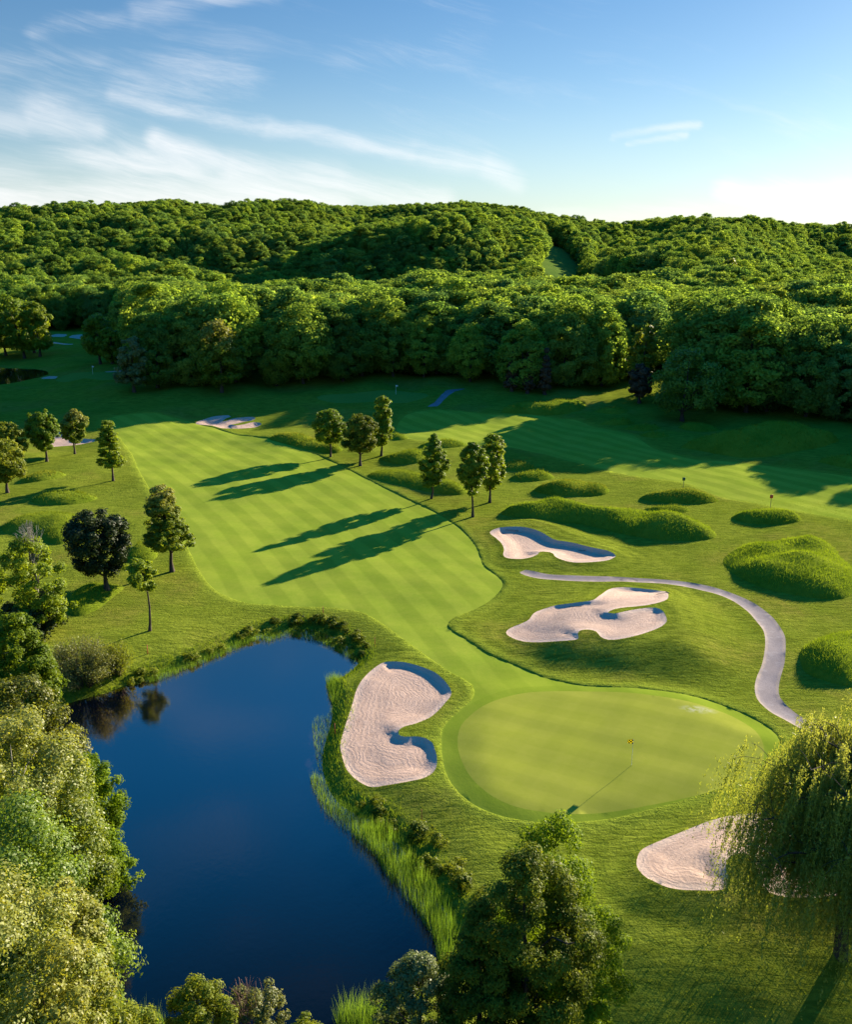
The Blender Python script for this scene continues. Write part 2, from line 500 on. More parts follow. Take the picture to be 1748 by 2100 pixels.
# --- mounds of uncut grass: outline of the photograph, height
Q6 = lambda p: Z(1850, 1450, .8118, p)
Q5 = lambda p: Z(1200, 1450, .4577, p)
QL = lambda p: [(x * .1835, (1480 + .3432 * y) / 1.87) for x, y in p]
Q4 = lambda p: [(x * .3059, (1450 + .572 * y) / 1.87) for x, y in p]
QF = lambda p: Z(1900, 1480, .4577, p)
QR = lambda p: Z(2600, 1480, .3906, p)
m_src = {
    'long': (1.7, 6, Q6([(88, 615), (110, 598), (170, 590), (215, 582), (300, 562), (370, 563), (430, 575), (520, 600), (620, 622), (700, 625), (800, 640), (900, 660), (1000, 690),
                     (1080, 720), (1108, 745), (1090, 765), (1000, 775), (860, 772), (760, 755), (650, 735), (540, 705), (420, 685), (300, 665), (180, 645), (110, 635)]),
             'long low bank of tall green grass stretching above the butterfly-shaped bunker'),
    'dome': (1.5, 6, Q6([(240, 530), (290, 498), (360, 480), (430, 476), (520, 485), (590, 515), (600, 540), (560, 555), (430, 562), (320, 555)]),
             'oval grass mound just behind the left half of the long grass bank'),
    'greenmark': (1.2, 6, Q6([(745, 565), (800, 545), (880, 532), (960, 527), (1050, 545), (1120, 575), (1090, 590), (1000, 600), (880, 597), (790, 585)]),
             'oval grass mound with a dark green marker stake standing on its back'),
    'low': (.5, 5, Q6([(765, 620), (830, 604), (920, 602), (980, 620), (985, 635), (930, 645), (850, 642), (790, 632)]),
             'low flat grass mound in front of the one with the dark green marker'),
    'redmark': (1.3, 6, Q6([(1177, 655), (1240, 628), (1320, 615), (1400, 612), (1460, 635), (1505, 665), (1500, 682), (1420, 697), (1320, 698), (1230, 685)]),
             'oval grass mound with a red marker stake behind it'),
    'big': (2.2, 9, Q6([(1140, 850), (1165, 800), (1240, 750), (1330, 740), (1430, 722), (1530, 712), (1620, 735), (1680, 775), (1700, 820), (1748, 880), (1790, 940),
                   (1748, 1020), (1700, 1045), (1600, 1045), (1480, 1030), (1340, 1005), (1230, 960), (1160, 900)]),
             'largest and brightest double-humped mound of tall grass right of the cart path'),
    'edge': (1.3, 6, Z(2400, 2000, .5238, [(1275, 960), (1290, 910), (1340, 860), (1420, 820), (1540, 795), (1659, 790), (1800, 810), (1850, 900), (1800, 1130), (1659, 1225),
                                  (1560, 1205), (1420, 1165), (1320, 1120), (1285, 1050)]),
             'dark shaggy grass mound cut by the right edge, beside the cart path bend'),
    'm8': (.9, 5, Q6([(85, 430), (110, 388), (180, 386), (240, 412), (252, 430), (180, 441)]), 'small grass mound directly right of the pair of trees, farther one'),
    'm9': (.9, 5, Q6([(130, 475), (200, 442), (280, 433), (330, 450), (340, 475), (280, 489), (190, 492)]), 'small grass mound right of the pair of trees, nearer one'),
    'm10': (1.3, 5, Q5([(560, 670), (620, 660), (700, 635), (760, 605), (840, 590), (930, 595), (990, 620), (970, 690), (880, 718), (740, 722), (640, 710)]),
            'smooth dark grass mound left of the lone middle tree'),
    'm11': (1.0, 7, Q5([(460, 790), (520, 755), (650, 748), (800, 755), (900, 790), (1050, 850), (1180, 880), (1280, 940), (1290, 985), (1180, 997), (1040, 985), (900, 950),
                   (750, 905), (600, 860), (500, 825)]), 'broad shaggy grass mound behind the lone middle tree beside the fairway edge'),
    'm12': (.7, 5, Q5([(885, 575), (930, 555), (1010, 540), (1100, 525), (1200, 530), (1290, 555), (1270, 580), (1150, 595), (1000, 592)]),
            'low grass mound behind the top of the lone middle tree'),
    'm13': (1.0, 6, Z(700, 1650, .3432, [(970, 100), (1040, 60), (1160, 40), (1320, 45), (1450, 70), (1560, 120), (1700, 170), (1790, 225), (1748, 260), (1600, 262), (1420, 230),
                                     (1250, 190), (1100, 140)]), 'grass mound left of and behind the group of three trees'),
    'm14': (.6, 4, Q5([(640, 475), (700, 455), (780, 480), (800, 505), (720, 520), (650, 505)]), 'tiny grass mound right of the tallest of the three grouped trees'),
    'm15': (.8, 5, QL([(230, 1080), (280, 1000), (400, 950), (550, 940), (680, 960), (740, 990), (690, 1030), (560, 1065), (400, 1085)]),
            'smallest of the left-hand grass mounds, nearest the far left trees'),
    'm16': (1.0, 5, QL([(360, 1310), (400, 1240), (520, 1190), (700, 1155), (880, 1155), (1020, 1180), (1090, 1220), (1000, 1285), (850, 1320), (650, 1338), (450, 1332)]),
            'middle of the left-hand grass mounds, crossed by a tree shadow at its left'),
    'm17': (1.3, 7, Q4([(10, 1000), (70, 945), (180, 905), (320, 880), (450, 885), (560, 915), (540, 1000), (490, 1080), (400, 1120), (290, 1090), (150, 1045), (40, 1050)]),
            'largest of the left-hand grass mounds, behind the darkest round tree'),
    'm18': (.9, 4, Q4([(850, 1230), (880, 1130), (920, 1090), (1000, 1110), (1060, 1180), (1030, 1220), (940, 1240)]),
            'grass mound between the darkest round tree and the amber-topped tree'),
    'm19': (.6, 5, Q4([(440, 1550), (470, 1450), (560, 1375), (700, 1365), (830, 1385), (760, 1460), (640, 1560), (520, 1600)]),
            'ragged patch of long grass under the darkest round tree'),
    'f1': (1.8, 9, QF([(50, 240), (150, 170), (330, 120), (520, 85), (680, 100), (760, 130), (730, 200), (600, 240), (420, 246), (250, 238)]),
           'distant half-sunlit grass mound at the end of the far fairway'),
    'f2': (.9, 5, QF([(820, 210), (870, 178), (960, 162), (1060, 170), (1110, 200), (1100, 235), (960, 240), (860, 225)]),
           'small distant grass mound with a sunlit left tip'),
    'f3': (.9, 5, QF([(870, 340), (950, 290), (1080, 280), (1180, 300), (1120, 335), (980, 345)]), 'first shaded grass mound along the far fairway edge, left of the next two'),
    'f4': (.9, 5, QF([(1070, 370), (1160, 330), (1260, 318), (1370, 340), (1400, 372), (1250, 392)]), 'shaded grass mound between the leftmost one and the dark tree edge'),
    'f5': (.8, 5, QF([(1200, 415), (1320, 390), (1450, 400), (1460, 435), (1330, 445)]), 'small low shaded grass mound just left of the largest shaded mound'),
    'f6': (3.0, 12, QR([(30, 600), (200, 520), (500, 440), (720, 390), (950, 365), (1250, 385), (1480, 450), (1600, 500), (1500, 570), (1200, 645), (900, 695), (600, 702),
                    (350, 672), (150, 630)]), 'largest shaded mound, long smooth hump below the dark right-hand woods'),
    'f7': (1.2, 6, QR([(1370, 760), (1500, 705), (1713, 670), (1850, 690), (1850, 830), (1650, 815)]), 'shaded grass mound cut by the right edge below the woods'),
    'f8': (1.3, 7, QR([(0, 430), (120, 380), (240, 362), (350, 390), (430, 440), (250, 462), (80, 458)]), 'shaded grass mound tucked against the dark tree edge'),
}
MOUND = {}
for k, (h, w, uv, lab) in m_src.items():
    A = np.array(uv)
    v0_, v1_ = A[:, 1].min(), A[:, 1].max()
    pts = []
    for U, V in uv:
        t = (v1_ - V) / (v1_ - v0_)
        pts.append(gp(U, V, h * .62 * float(ss(t, .25, 1.0))))
    P_ = resample(pts, .9 if k[0] != 'f' else 2.0)
    dmax = None
    MOUND[k] = [P_, h, w, lab]

FAIRS = [FAIR, FAIR2, FGREEN, FGREEN2]
for k, mm in MOUND.items():                     # half-width of each mound
    P_ = mm[0]
    lo, hi = P_.min(0), P_.max(0)
    gx, gy = np.meshgrid(np.linspace(lo[0], hi[0], 34), np.linspace(lo[1], hi[1], 34))
    q = np.stack([gx.ravel(), gy.ravel()], 1)
    q = q[inside(q, P_)]
    mm.append(pdist(q, P_)[0].max())


def height(x, y):
    x = np.atleast_1d(np.asarray(x, float)); y = np.atleast_1d(np.asarray(y, float))
    P = np.stack([x, y], 1)
    z = base_h(x, y)
    # uncut grass stands a little above every mown edge
    step = np.full(len(P), 1.0)
    for poly in (FAIR, FAIR2):
        m = near_only(P, poly, .5)
        if m.any():
            q = P[m]
            d, _ = pdist(q, poly)
            step[m] = np.minimum(step[m], np.where(inside(q, poly), 0, ss(d / .16)))
    for poly in (POND,):
        m = near_only(P, poly, .8)
        q = P[m]
        if len(q):
            d, _ = pdist(q, poly)
            step[m] = np.minimum(step[m], np.where(inside(q, poly), 0, ss(d / .6)))
    z = z + .10 * step
    for k, (poly, h, w, lab, dm) in MOUND.items():
        m = near_only(P, poly, 0.0)
        if m.any():
            q = P[m]
            d, _ = pdist(q, poly)
            t = np.clip(d / dm, 0, 1)
            prof = (1 - (1 - t) ** 2) ** .85
            lump = 1 + .16 * np.sin(q[:, 0] * .8 + 1) * np.sin(q[:, 1] * .55) + .12 * np.sin(q[:, 0] * .45 - q[:, 1] * .6)
            if k == 'big':                     # saddle between two humps
                c = (poly.min(0) + poly.max(0)) / 2
                lump = lump * (1 - .42 * np.exp(-((q[:, 1] - c[1] - .25 * (q[:, 0] - c[0]) - 1.5) / 2.2) ** 2))
            z[m] += np.where(inside(q, poly), h * prof * lump, 0)
    for k, poly in BUNK.items():
        m = near_only(P, poly, 0.0)
        if m.any():
            q = P[m]
            d, nr = pdist(q, poly)
            dr = (nr - q) / np.maximum(d, 1e-6)[:, None]
            f = np.clip(dr @ SUN2, 0, 1) ** .7
            wdt = 2.6 - 2.15 * f
            D = BDEPTH.get(k, .5)
            z[m] -= np.where(inside(q, poly), D * ss(d / wdt) * (1 - .0 * f) + .05 * ss(d / .15), 0)
    for poly in (PATH, PATH2):
        m = near_only(P, poly, 0.0)
        if m.any():
            q = P[m]
            d, _ = pdist(q, poly)
            z[m] -= np.where(inside(q, poly), .07 * ss(d / .12), 0)
    m = inside(P, POND)
    z[m] = WATER_Z
    m = inside(P, FPOND)
    z[m] = -.4
    for poly, wz in ((POND, WATER_Z), (FPOND, -.4)):
        m = near_only(P, poly, 1.0)
        if m.any():
            d, _ = pdist(P[m], poly)
            idx = np.where(m)[0][d < 1e-4]
            z[idx] = wz
    return z


def hz(x, y):
    return float(height(x, y)[0])


def offset(poly, d):
    t = np.roll(poly, -1, 0) - np.roll(poly, 1, 0)
    n = np.stack([t[:, 1], -t[:, 0]], 1)
    n /= np.maximum(np.linalg.norm(n, axis=1), 1e-9)[:, None]
    a = 0.5 * np.sum(poly[:, 0] * np.roll(poly[:, 1], -1) - np.roll(poly[:, 0], -1) * poly[:, 1])
    return poly + n * d * (1 if a > 0 else -1)


# --- one triangulation of everything that is ground, cut along every outline
loops = [POND, FPOND, FAIR, FAIR2, GREEN, FGREEN, FGREEN2, PATH, PATH2] + list(BUNK.values()) + [m_[0] for m_ in MOUND.values()]
soft = [offset(FAIR, .17)]
soft += [offset(BUNK[k], -.30) for k in ('mid', 'clover', 'pondside', 'willow')]
pts, edges = [], []


def add_loop(P):
    n0 = len(pts)
    pts.extend(Vector((float(a), float(b))) for a, b in P)
    edges.extend((n0 + i, n0 + (i + 1) % len(P)) for i in range(len(P)))


for L in loops:
    add_loop(L)
grid = [P for P in soft]
r = 18.0
rows = []
j = 0
while r < 1750:
    k = .0075 if r < 250 else (.012 if r < 450 else .02)
    a_lim = .62 if r < 450 else .66
    da = k * (.85 if r < 250 else .9)
    n = int(a_lim * 2 / da)
    a = (np.arange(n) + (.5 if j % 2 else 0)) * da - a_lim
    rows.append(np.stack([np.sin(a) * r, np.cos(a) * r], 1) + RNG.normal(0, .12 * k * r, (n, 2)))
    r *= 1 + k * 1.15
    j += 1
# coarse skirt so the ground reaches past every side
for rr in (12, 30, 70, 140, 250, 420, 700, 1100, 1700, 2400):
    a = np.arange(-3.1, 3.14, .16)
    a = a[np.abs(a) > .68]
    rows.append(np.stack([np.sin(a) * rr, np.cos(a) * rr], 1))
a = np.arange(-3.1, 3.14, .1)
rows.append(np.stack([np.sin(a) * 2600, np.cos(a) * 2600], 1))
rows.append(np.array([[0., 0.], [6, 0], [-6, 0], [0, 8], [0, -8]]))
grid += rows
for k, sp in (('mid', .42), ('clover', .42), ('pondside', .36), ('willow', .4)):
    P_ = BUNK[k]
    lo, hi = P_.min(0), P_.max(0)
    gx, gy = np.meshgrid(np.arange(lo[0], hi[0], sp), np.arange(lo[1], hi[1], sp))
    q = np.stack([gx.ravel(), gy.ravel()], 1) + RNG.normal(0, .03, (gx.size, 2))
    grid.append(q[inside(q, P_)])
for k, mm in MOUND.items():
    P_ = mm[0]
    sp = .75 if k[0] != 'f' else 1.6
    lo, hi = P_.min(0), P_.max(0)
    gx, gy = np.meshgrid(np.arange(lo[0], hi[0], sp), np.arange(lo[1], hi[1], sp))
    q = np.stack([gx.ravel(), gy.ravel()], 1) + RNG.normal(0, .06, (gx.size, 2))
    grid.append(q[inside(q, P_)])
allg = np.concatenate(grid)
allg = allg[~inside(allg, offset(POND, -.5))]
# keep grid points off the outlines
keep = np.ones(len(allg), bool)
bd = np.concatenate(loops)
cell = {}
for i, (a_, b_) in enumerate(bd):
    cell.setdefault((int(a_ // .5), int(b_ // .5)), []).append(i)
for i, (a_, b_) in enumerate(allg):
    ca, cb = int(a_ // .5), int(b_ // .5)
    for ii in (-1, 0, 1):
        for jj in (-1, 0, 1):
            for q_ in cell.get((ca + ii, cb + jj), ()):
                if (bd[q_, 0] - a_) ** 2 + (bd[q_, 1] - b_) ** 2 < .0064:
                    keep[i] = False
allg = allg[keep]
pts.extend(Vector((float(a_), float(b_))) for a_, b_ in allg)
ov, oe, of, *_ = delaunay_2d_cdt(pts, edges, [], 0, 1e-5, False)
VX = np.array([(v.x, v.y) for v in ov])
TR = np.array([f for f in of if len(f) == 3], np.int32)
ZZ = height(VX[:, 0], VX[:, 1])
V3 = np.column_stack([VX, ZZ])
cen = VX[TR].mean(1)
ar = (VX[TR[:, 1], 0] - VX[TR[:, 0], 0]) * (VX[TR[:, 2], 1] - VX[TR[:, 0], 1]) - (VX[TR[:, 2], 0] - VX[TR[:, 0], 0]) * (VX[TR[:, 1], 1] - VX[TR[:, 0], 1])
TR[ar < 0] = TR[ar < 0][:, ::-1]
owner = np.zeros(len(TR), int)
names = ['ground']


def claim(poly, nm):
    names.append(nm)
    m = inside(cen, poly)
    owner[m] = len(names) - 1


Dc = np.hypot(cen[:, 0], cen[:, 1])
names.append('hills')
owner[(Dc > 425)] = 1
claim(FAIR, 'fairway'); claim(FAIR2, 'far_fairway')
for k in MOUND: claim(MOUND[k][0], 'mound:' + k)
claim(GREEN, 'green'); claim(FGREEN, 'far_green'); claim(FGREEN2, 'shaded_green')
claim(PATH, 'cart_path'); claim(PATH2, 'far_path')
for k in BUNK: claim(BUNK[k], 'bunker:' + k)
claim(POND, 'pond_water'); claim(FPOND, 'far_pond_water')

# distance fields used by mowing and raking marks
ring = np.full(len(VX), 30.0)
m = near_only(VX, np.array([[-40., 20.], [90., 150.]]), 0)
q = VX[m]
dd = np.full(len(q), 30.0)
for k in ('mid', 'clover', 'pondside', 'willow'):
    dd = np.minimum(dd, pdist(q, BUNK[k])[0])
ring[m] = dd


m = near_only(VX, np.array([[-8., 45.], [36., 84.]]), 0)
fdist = np.full(len(VX), 9.0)
for poly in (FAIR, FAIR2):
    mf_ = near_only(VX, poly, 3.0)
    fdist[mf_] = np.minimum(fdist[mf_], pdist(VX[mf_], poly)[0])
gdist = np.full(len(VX), 20.0)
gdist[m] = pdist(VX[m], GREEN)[0]
pedge = np.full(len(VX), 5.0)
m = inside(VX, offset(PATH, .3))
pedge[m] = pdist(VX[m], PATH)[0]


def region(nm, extra=None):
    T = TR[owner == names.index(nm)]
    u, inv = np.unique(T, return_inverse=True)
    at_ = {'ring': ring[u], 'gdist': gdist[u], 'pedge': pedge[u], 'fdist': fdist[u]}
    me = mesh_np(nm.split(':')[0], V3[u], inv.reshape(-1, 3), at_, smooth=True)
    return me

# ------------------------------------------------------------------ materials
def new_mat(name):
    mt = bpy.data.materials.new(name)
    mt.use_nodes = True
    g_ = G(mt.node_tree)
    g_.n.clear()
    o_ = g_.node('ShaderNodeOutputMaterial')
    b_ = g_.node('ShaderNodeBsdfPrincipled')
    g_.l.new(b_.outputs[0], o_.inputs[0])
    b_.inputs['Roughness'].default_value = .85
    b_.inputs['Specular IOR Level'].default_value = .15
    return mt, g_, b_, o_


def pos(g_):
    return g_.node('ShaderNodeNewGeometry').outputs['Position']


def bump(g_, b_, h, dist, strength=1.0, normal=None):
    n = g_.node('ShaderNodeBump')
    n.inputs['Strength'].default_value = strength
    n.inputs['Distance'].default_value = dist
    g_.l.new(h, n.inputs['Height'])
    if normal is not None:
        g_.l.new(normal, n.inputs['Normal'])
    g_.l.new(n.outputs[0], b_.inputs['Normal'])
    return n.outputs[0]


def lin_coord(g_, p, ang, bend=0.0, cx=0, cy=0):
    """distance across mowing passes that run along direction ang (degrees)"""
    a = rad(ang)
    s_ = g_.node('ShaderNodeSeparateXYZ'); g_.l.new(p, s_.inputs[0])
    x = g_.m('SUBTRACT', s_.outputs[0], cx); y = g_.m('SUBTRACT', s_.outputs[1], cy)
    n = g_.m('ADD', g_.m('MULTIPLY', x, -math.sin(a)), g_.m('MULTIPLY', y, math.cos(a)))
    if bend:
        l = g_.m('ADD', g_.m('MULTIPLY', x, math.cos(a)), g_.m('MULTIPLY', y, math.sin(a)))
        n = g_.m('ADD', n, g_.m('MULTIPLY', g_.m('MULTIPLY', l, l), bend))
    return n


def stripes(g_, coord, period, soft=.35):
    w_ = g_.m('SINE', g_.m('MULTIPLY', coord, 2 * math.pi / period))
    return g_.ss(w_, -soft, soft)


def turf(name, ca, cb, passes=(), fine=.012, blot=.12, ring_k=0.0, dry=None, bumpy=.03, waves=0.0):
    mt, g_, b_, o_ = new_mat(name)
    b_.inputs['Specular IOR Level'].default_value = 0.0
    b_.inputs['Roughness'].default_value = 1.0
    p = pos(g_)
    n1 = g_.noise(p, .16, 4, .6)
    n2 = g_.noise(p, 1.4, 4, .65)
    n3 = g_.noise(p, 9.0, 3, .7)
    f = g_.m('ADD', g_.m('MULTIPLY', n1, .45), g_.m('ADD', g_.m('MULTIPLY', n2, .3), g_.m('MULTIPLY', n3, .25)))
    col = g_.mix(g_.ss(f, .36, .64), ca, cb)
    if dry:
        d1 = g_.noise(p, .07, 3, .6)
        col = g_.mix(g_.m('MULTIPLY', g_.ss(d1, .48, .68), g_.ss(n2, .25, .7, .35, .95)), col, dry)
    for ang, per, amt, bend, cx, cy in passes:
        c_ = lin_coord(g_, p, ang, bend, cx, cy)
        c_ = g_.m('ADD', c_, g_.m('MULTIPLY', g_.m('SUBTRACT', n1, .5), .5))
        s_ = stripes(g_, c_, per)
        k = g_.m('ADD', 1 - amt, g_.m('MULTIPLY', s_, 2 * amt))
        cc = g_.node('ShaderNodeCombineXYZ')
        g_.l.new(k, cc.inputs[0]); g_.l.new(g_.m('ADD', 1 - amt * .8, g_.m('MULTIPLY', s_, 1.6 * amt)), cc.inputs[1])
        g_.l.new(k, cc.inputs[2])
        q_ = g_.mix(1.0, col, cc.outputs[0]); q_.node.blend_type = 'MULTIPLY'
        col = q_
    h = g_.m('ADD', g_.m('MULTIPLY', n3, .5), g_.m('MULTIPLY', g_.noise(p, 3.3, 4, .7), 1.0))
    if waves:
        # combed look of rough grass: short ridges lying across the slope
        wv = g_.noise(g_.vm('MULTIPLY', p, (.55, 2.6, 1)), 1.0, 4, .62, .8)
        h = g_.m('ADD', h, g_.m('MULTIPLY', wv, waves))
        col2 = g_.mix(g_.ss(wv, .40, .64, 0, .7), col, tuple(c * .55 for c in ca))
        col2 = g_.mix(g_.ss(n3, .50, .72, 0, .5), col2, tuple(c * .6 for c in ca))
        col = col2
    if ring_k:
        at_ = g_.node('ShaderNodeAttribute', attribute_name='ring')
        rr_ = at_.outputs['Fac']
        s_ = g_.m('SINE', g_.m('MULTIPLY', g_.m('ADD', rr_, g_.m('MULTIPLY', n1, 1.2)), 2 * math.pi / 1.7))
        fall = g_.ss(rr_, 1.0, 9.0, 1.0, 0.0)
        s_ = g_.m('MULTIPLY', s_, fall)
        h = g_.m('ADD', h, g_.m('MULTIPLY', s_, ring_k))
        q_ = g_.mix(g_.m('MULTIPLY', g_.m('ADD', s_, 1.0), .12), col, cb)
        col = q_
    g_.l.new(col, b_.inputs['Base Color'])
    bump(g_, b_, h, bumpy, 1.0)
    return mt, g_, b_


M = {}
M['rough'], _g, _b = turf('rough_turf', (.120, .164, .014), (.195, .230, .024), dry=(.200, .178, .032), bumpy=.15, ring_k=.22, waves=1.1)
_c = _b.inputs['Base Color'].links[0].from_socket
_at = _g.node('ShaderNodeAttribute', attribute_name='fdist')
_fd = _g.m('ADD', _at.outputs['Fac'], _g.m('MULTIPLY', _g.m('SUBTRACT', _g.noise(pos(_g), 1.1, 4), .5), 1.2))
_g.l.new(_g.mix(_g.ss(_fd, 1.9, .0, 0.0, .6), _c, (.178, .232, .024)), _b.inputs['Base Color'])
M['fair'], _g, _b = turf('fairway_turf', (.172, .236, .022), (.218, .264, .030), passes=[(-67.9, 3.83, .085, .00147, -15, 93)], bumpy=.012)
_c = _b.inputs['Base Color'].links[0].from_socket
_at = _g.node('ShaderNodeAttribute', attribute_name='gdist')
_d = _g.m('ADD', _at.outputs['Fac'], _g.m('MULTIPLY', _g.noise(pos(_g), .5, 3), .8))
_c = _g.mix(_g.ss(_d, 9.0, 3.0, 0.0, .38), _c, (.138, .198, .014))
_c = _g.mix(_g.ss(_at.outputs['Fac'], 1.25, 1.1, 0.0, .3), _c, (.120, .175, .014))
_g.l.new(_c, _b.inputs['Base Color'])
M['fair2'], _g, _b = turf('far_fairway_turf', (.172, .236, .022), (.218, .264, .030), passes=[(-56, 3.83, .085, 0, 20, 170)], bumpy=.012)
M['green'], _g, _b = turf('green_turf', (.205, .232, .028), (.228, .246, .036), passes=[(-26, 2.6, .03, 0, 14, 60), (60, 2.6, .018, 0, 14, 60)], bumpy=.004)
_c = _b.inputs['Base Color'].links[0].from_socket
_w = gp(1432, 1457)
_p = pos(_g)
_v = _g.vm('MULTIPLY', _g.vm('SUBTRACT', _p, (float(_w[0]), float(_w[1]), 0)), (.75, 1.6, 0))
_d = _g.vm('LENGTH', _v, out=1)
_k = _g.m('MULTIPLY', _g.ss(_d, 1.5, .2), _g.ss(_g.noise(_p, 1.6, 4, .7), .35, .65))
_g.l.new(_g.mix(_g.m('MULTIPLY', _k, .75), _c, (.36, .36, .24)), _b.inputs['Base Color'])
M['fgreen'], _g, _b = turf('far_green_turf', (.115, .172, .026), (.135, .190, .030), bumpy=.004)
M['mound'], _g, _b = turf('mound_turf', (.085, .130, .008), (.150, .190, .016), bumpy=.12)
M['hill'], _g, _b = turf('hill_turf', (.06, .11, .02), (.10, .15, .03), bumpy=.05)


def sand_mat():
    mt, g_, b_, o_ = new_mat('bunker_sand')
    p = pos(g_)
    at_ = g_.node('ShaderNodeAttribute', attribute_name='ring')
    r_ = at_.outputs['Fac']
    n1 = g_.noise(p, .5, 3, .6)
    n2 = g_.noise(p, 5, 4, .7)
    n3 = g_.noise(p, 28, 2, .6)
    rr_ = g_.m('ADD', r_, g_.m('ADD', g_.m('MULTIPLY', n1, 2.2), g_.m('MULTIPLY', n2, .05)))
    rake = g_.m('SINE', g_.m('MULTIPLY', rr_, 2 * math.pi / .42))
    rake2 = g_.m('SINE', g_.m('MULTIPLY', rr_, 2 * math.pi / 1.25))
    f = g_.m('ADD', g_.m('MULTIPLY', rake, .09), g_.m('ADD', g_.m('MULTIPLY', rake2, .05), g_.m('ADD', n2, g_.m('MULTIPLY', n1, .3))))
    col = g_.mix(g_.ss(f, .25, 1.0), (.375, .252, .178), (.455, .318, .235))
    col = g_.mix(g_.ss(g_.noise(p, .8, 4, .65), .52, .68, 0, .45), col, (.30, .20, .145))
    rim = g_.ss(r_, .8, .15)
    col = g_.mix(g_.m('MULTIPLY', rim, .6), col, (.51, .385, .29))
    g_.l.new(col, b_.inputs['Base Color'])
    h = g_.m('ADD', g_.m('MULTIPLY', rake, .15), g_.m('ADD', g_.m('MULTIPLY', rake2, .03), g_.m('ADD', g_.m('MULTIPLY', n2, 1.3), g_.m('MULTIPLY', n3, .6))))
    bump(g_, b_, h, .035, 1.0)
    return mt


M['sand'] = sand_mat()


def path_mat():
    mt, g_, b_, o_ = new_mat('path_asphalt')
    p = pos(g_)
    n1 = g_.noise(p, .35, 4, .6)
    n2 = g_.noise(p, 7, 4, .7)
    f = g_.m('ADD', g_.m('MULTIPLY', n1, .6), g_.m('MULTIPLY', n2, .4))
    col = g_.mix(g_.ss(f, .35, .65), (.140, .116, .120), (.190, .160, .162))
    vo = g_.node('ShaderNodeTexVoronoi', feature='DISTANCE_TO_EDGE')
    vo.inputs['Scale'].default_value = .23
    g_.l.new(g_.vm('ADD', p, g_.vm('SCALE', p)), vo.inputs['Vector'])
    crack = g_.ss(vo.outputs['Distance'], .012, .0)
    crack = g_.m('MULTIPLY', crack, g_.ss(n1, .5, .6))
    col = g_.mix(g_.m('MULTIPLY', crack, .5), col, (.10, .09, .085))
    # oval repair by the bend-off
    c_ = gp(1290, 1191)
    v_ = g_.vm('MULTIPLY', g_.vm('SUBTRACT', p, (float(c_[0]), float(c_[1]), 0)), (1.0, 1.5, 0))
    d_ = g_.vm('LENGTH', v_, out=1)
    rg = g_.m('MULTIPLY', g_.ss(d_, 1.15, .95), g_.ss(d_, .55, .8))
    col = g_.mix(g_.m('MULTIPLY', rg, .75), col, (.06, .05, .05))
    ea = g_.node('ShaderNodeAttribute', attribute_name='pedge').outputs['Fac']
    ee = g_.m('SUBTRACT', ea, g_.m('MULTIPLY', g_.noise(p, 1.7, 5, .7), .5))
    col = g_.mix(g_.ss(ee, .10, -.12, 0, .75), col, (.27, .21, .16))
    col = g_.mix(g_.ss(g_.noise(p, .9, 2, .5), .58, .66, 0, .35), col, (.24, .215, .215))
    g_.l.new(col, b_.inputs['Base Color'])
    bump(g_, b_, n2, .015)
    return mt


M['path'] = path_mat()


def water_mat(name, base, refl, weeds=True):
    mt, g_, b_, o_ = new_mat(name)
    p = pos(g_)
    g_.n.remove(b_)
    dif = g_.node('ShaderNodeBsdfDiffuse')
    col = base
    n1 = g_.noise(g_.vm('MULTIPLY', p, (1.0, .45, 1)), .9, 4, .7)
    if weeds:
        c_ = at_z(645, 1535, WATER_Z)
        v_ = g_.vm('MULTIPLY', g_.vm('SUBTRACT', p, (c_[0], c_[1], WATER_Z)), (1.25, .27, 0))
        d_ = g_.vm('LENGTH', v_, out=1)
        wk = g_.m('MULTIPLY', g_.ss(d_, 1.25, .1), g_.ss(n1, .46, .62))
        col = g_.mix(g_.m('MULTIPLY', wk, .9), base, (.045, .028, .038))
        g_.l.new(col, dif.inputs[0])
    else:
        dif.inputs[0].default_value = (*base, 1)
    gl = g_.node('ShaderNodeBsdfGlossy')
    gl.inputs['Roughness'].default_value = .045
    gl.inputs['Color'].default_value = (*refl, 1)
    fr = g_.node('ShaderNodeLayerWeight'); fr.inputs['Blend'].default_value = .5
    bn = g_.node('ShaderNodeBump'); bn.inputs['Distance'].default_value = .0035
    hh = g_.m('ADD', g_.noise(p, 2.6, 3, .6), g_.m('MULTIPLY', g_.noise(p, 11, 2, .6), .35))
    g_.l.new(hh, bn.inputs['Height'])
    g_.l.new(bn.outputs[0], gl.inputs['Normal'])
    g_.l.new(bn.outputs[0], fr.inputs['Normal'])
    mx = g_.node('ShaderNodeMixShader')
    g_.l.new(g_.ss(fr.outputs[1], .26, .63, .02, .68), mx.inputs[0]); g_.l.new(dif.outputs[0], mx.inputs[1]); g_.l.new(gl.outputs[0], mx.inputs[2])
    g_.l.new(mx.outputs[0], o_.inputs[0])
    return mt


M['water'] = water_mat('pond_water', (.0010, .0035, .008), (.62, .47, .41))
M['water2'] = water_mat('far_pond_water', (.006, .012, .008), (1, 1, 1), False)


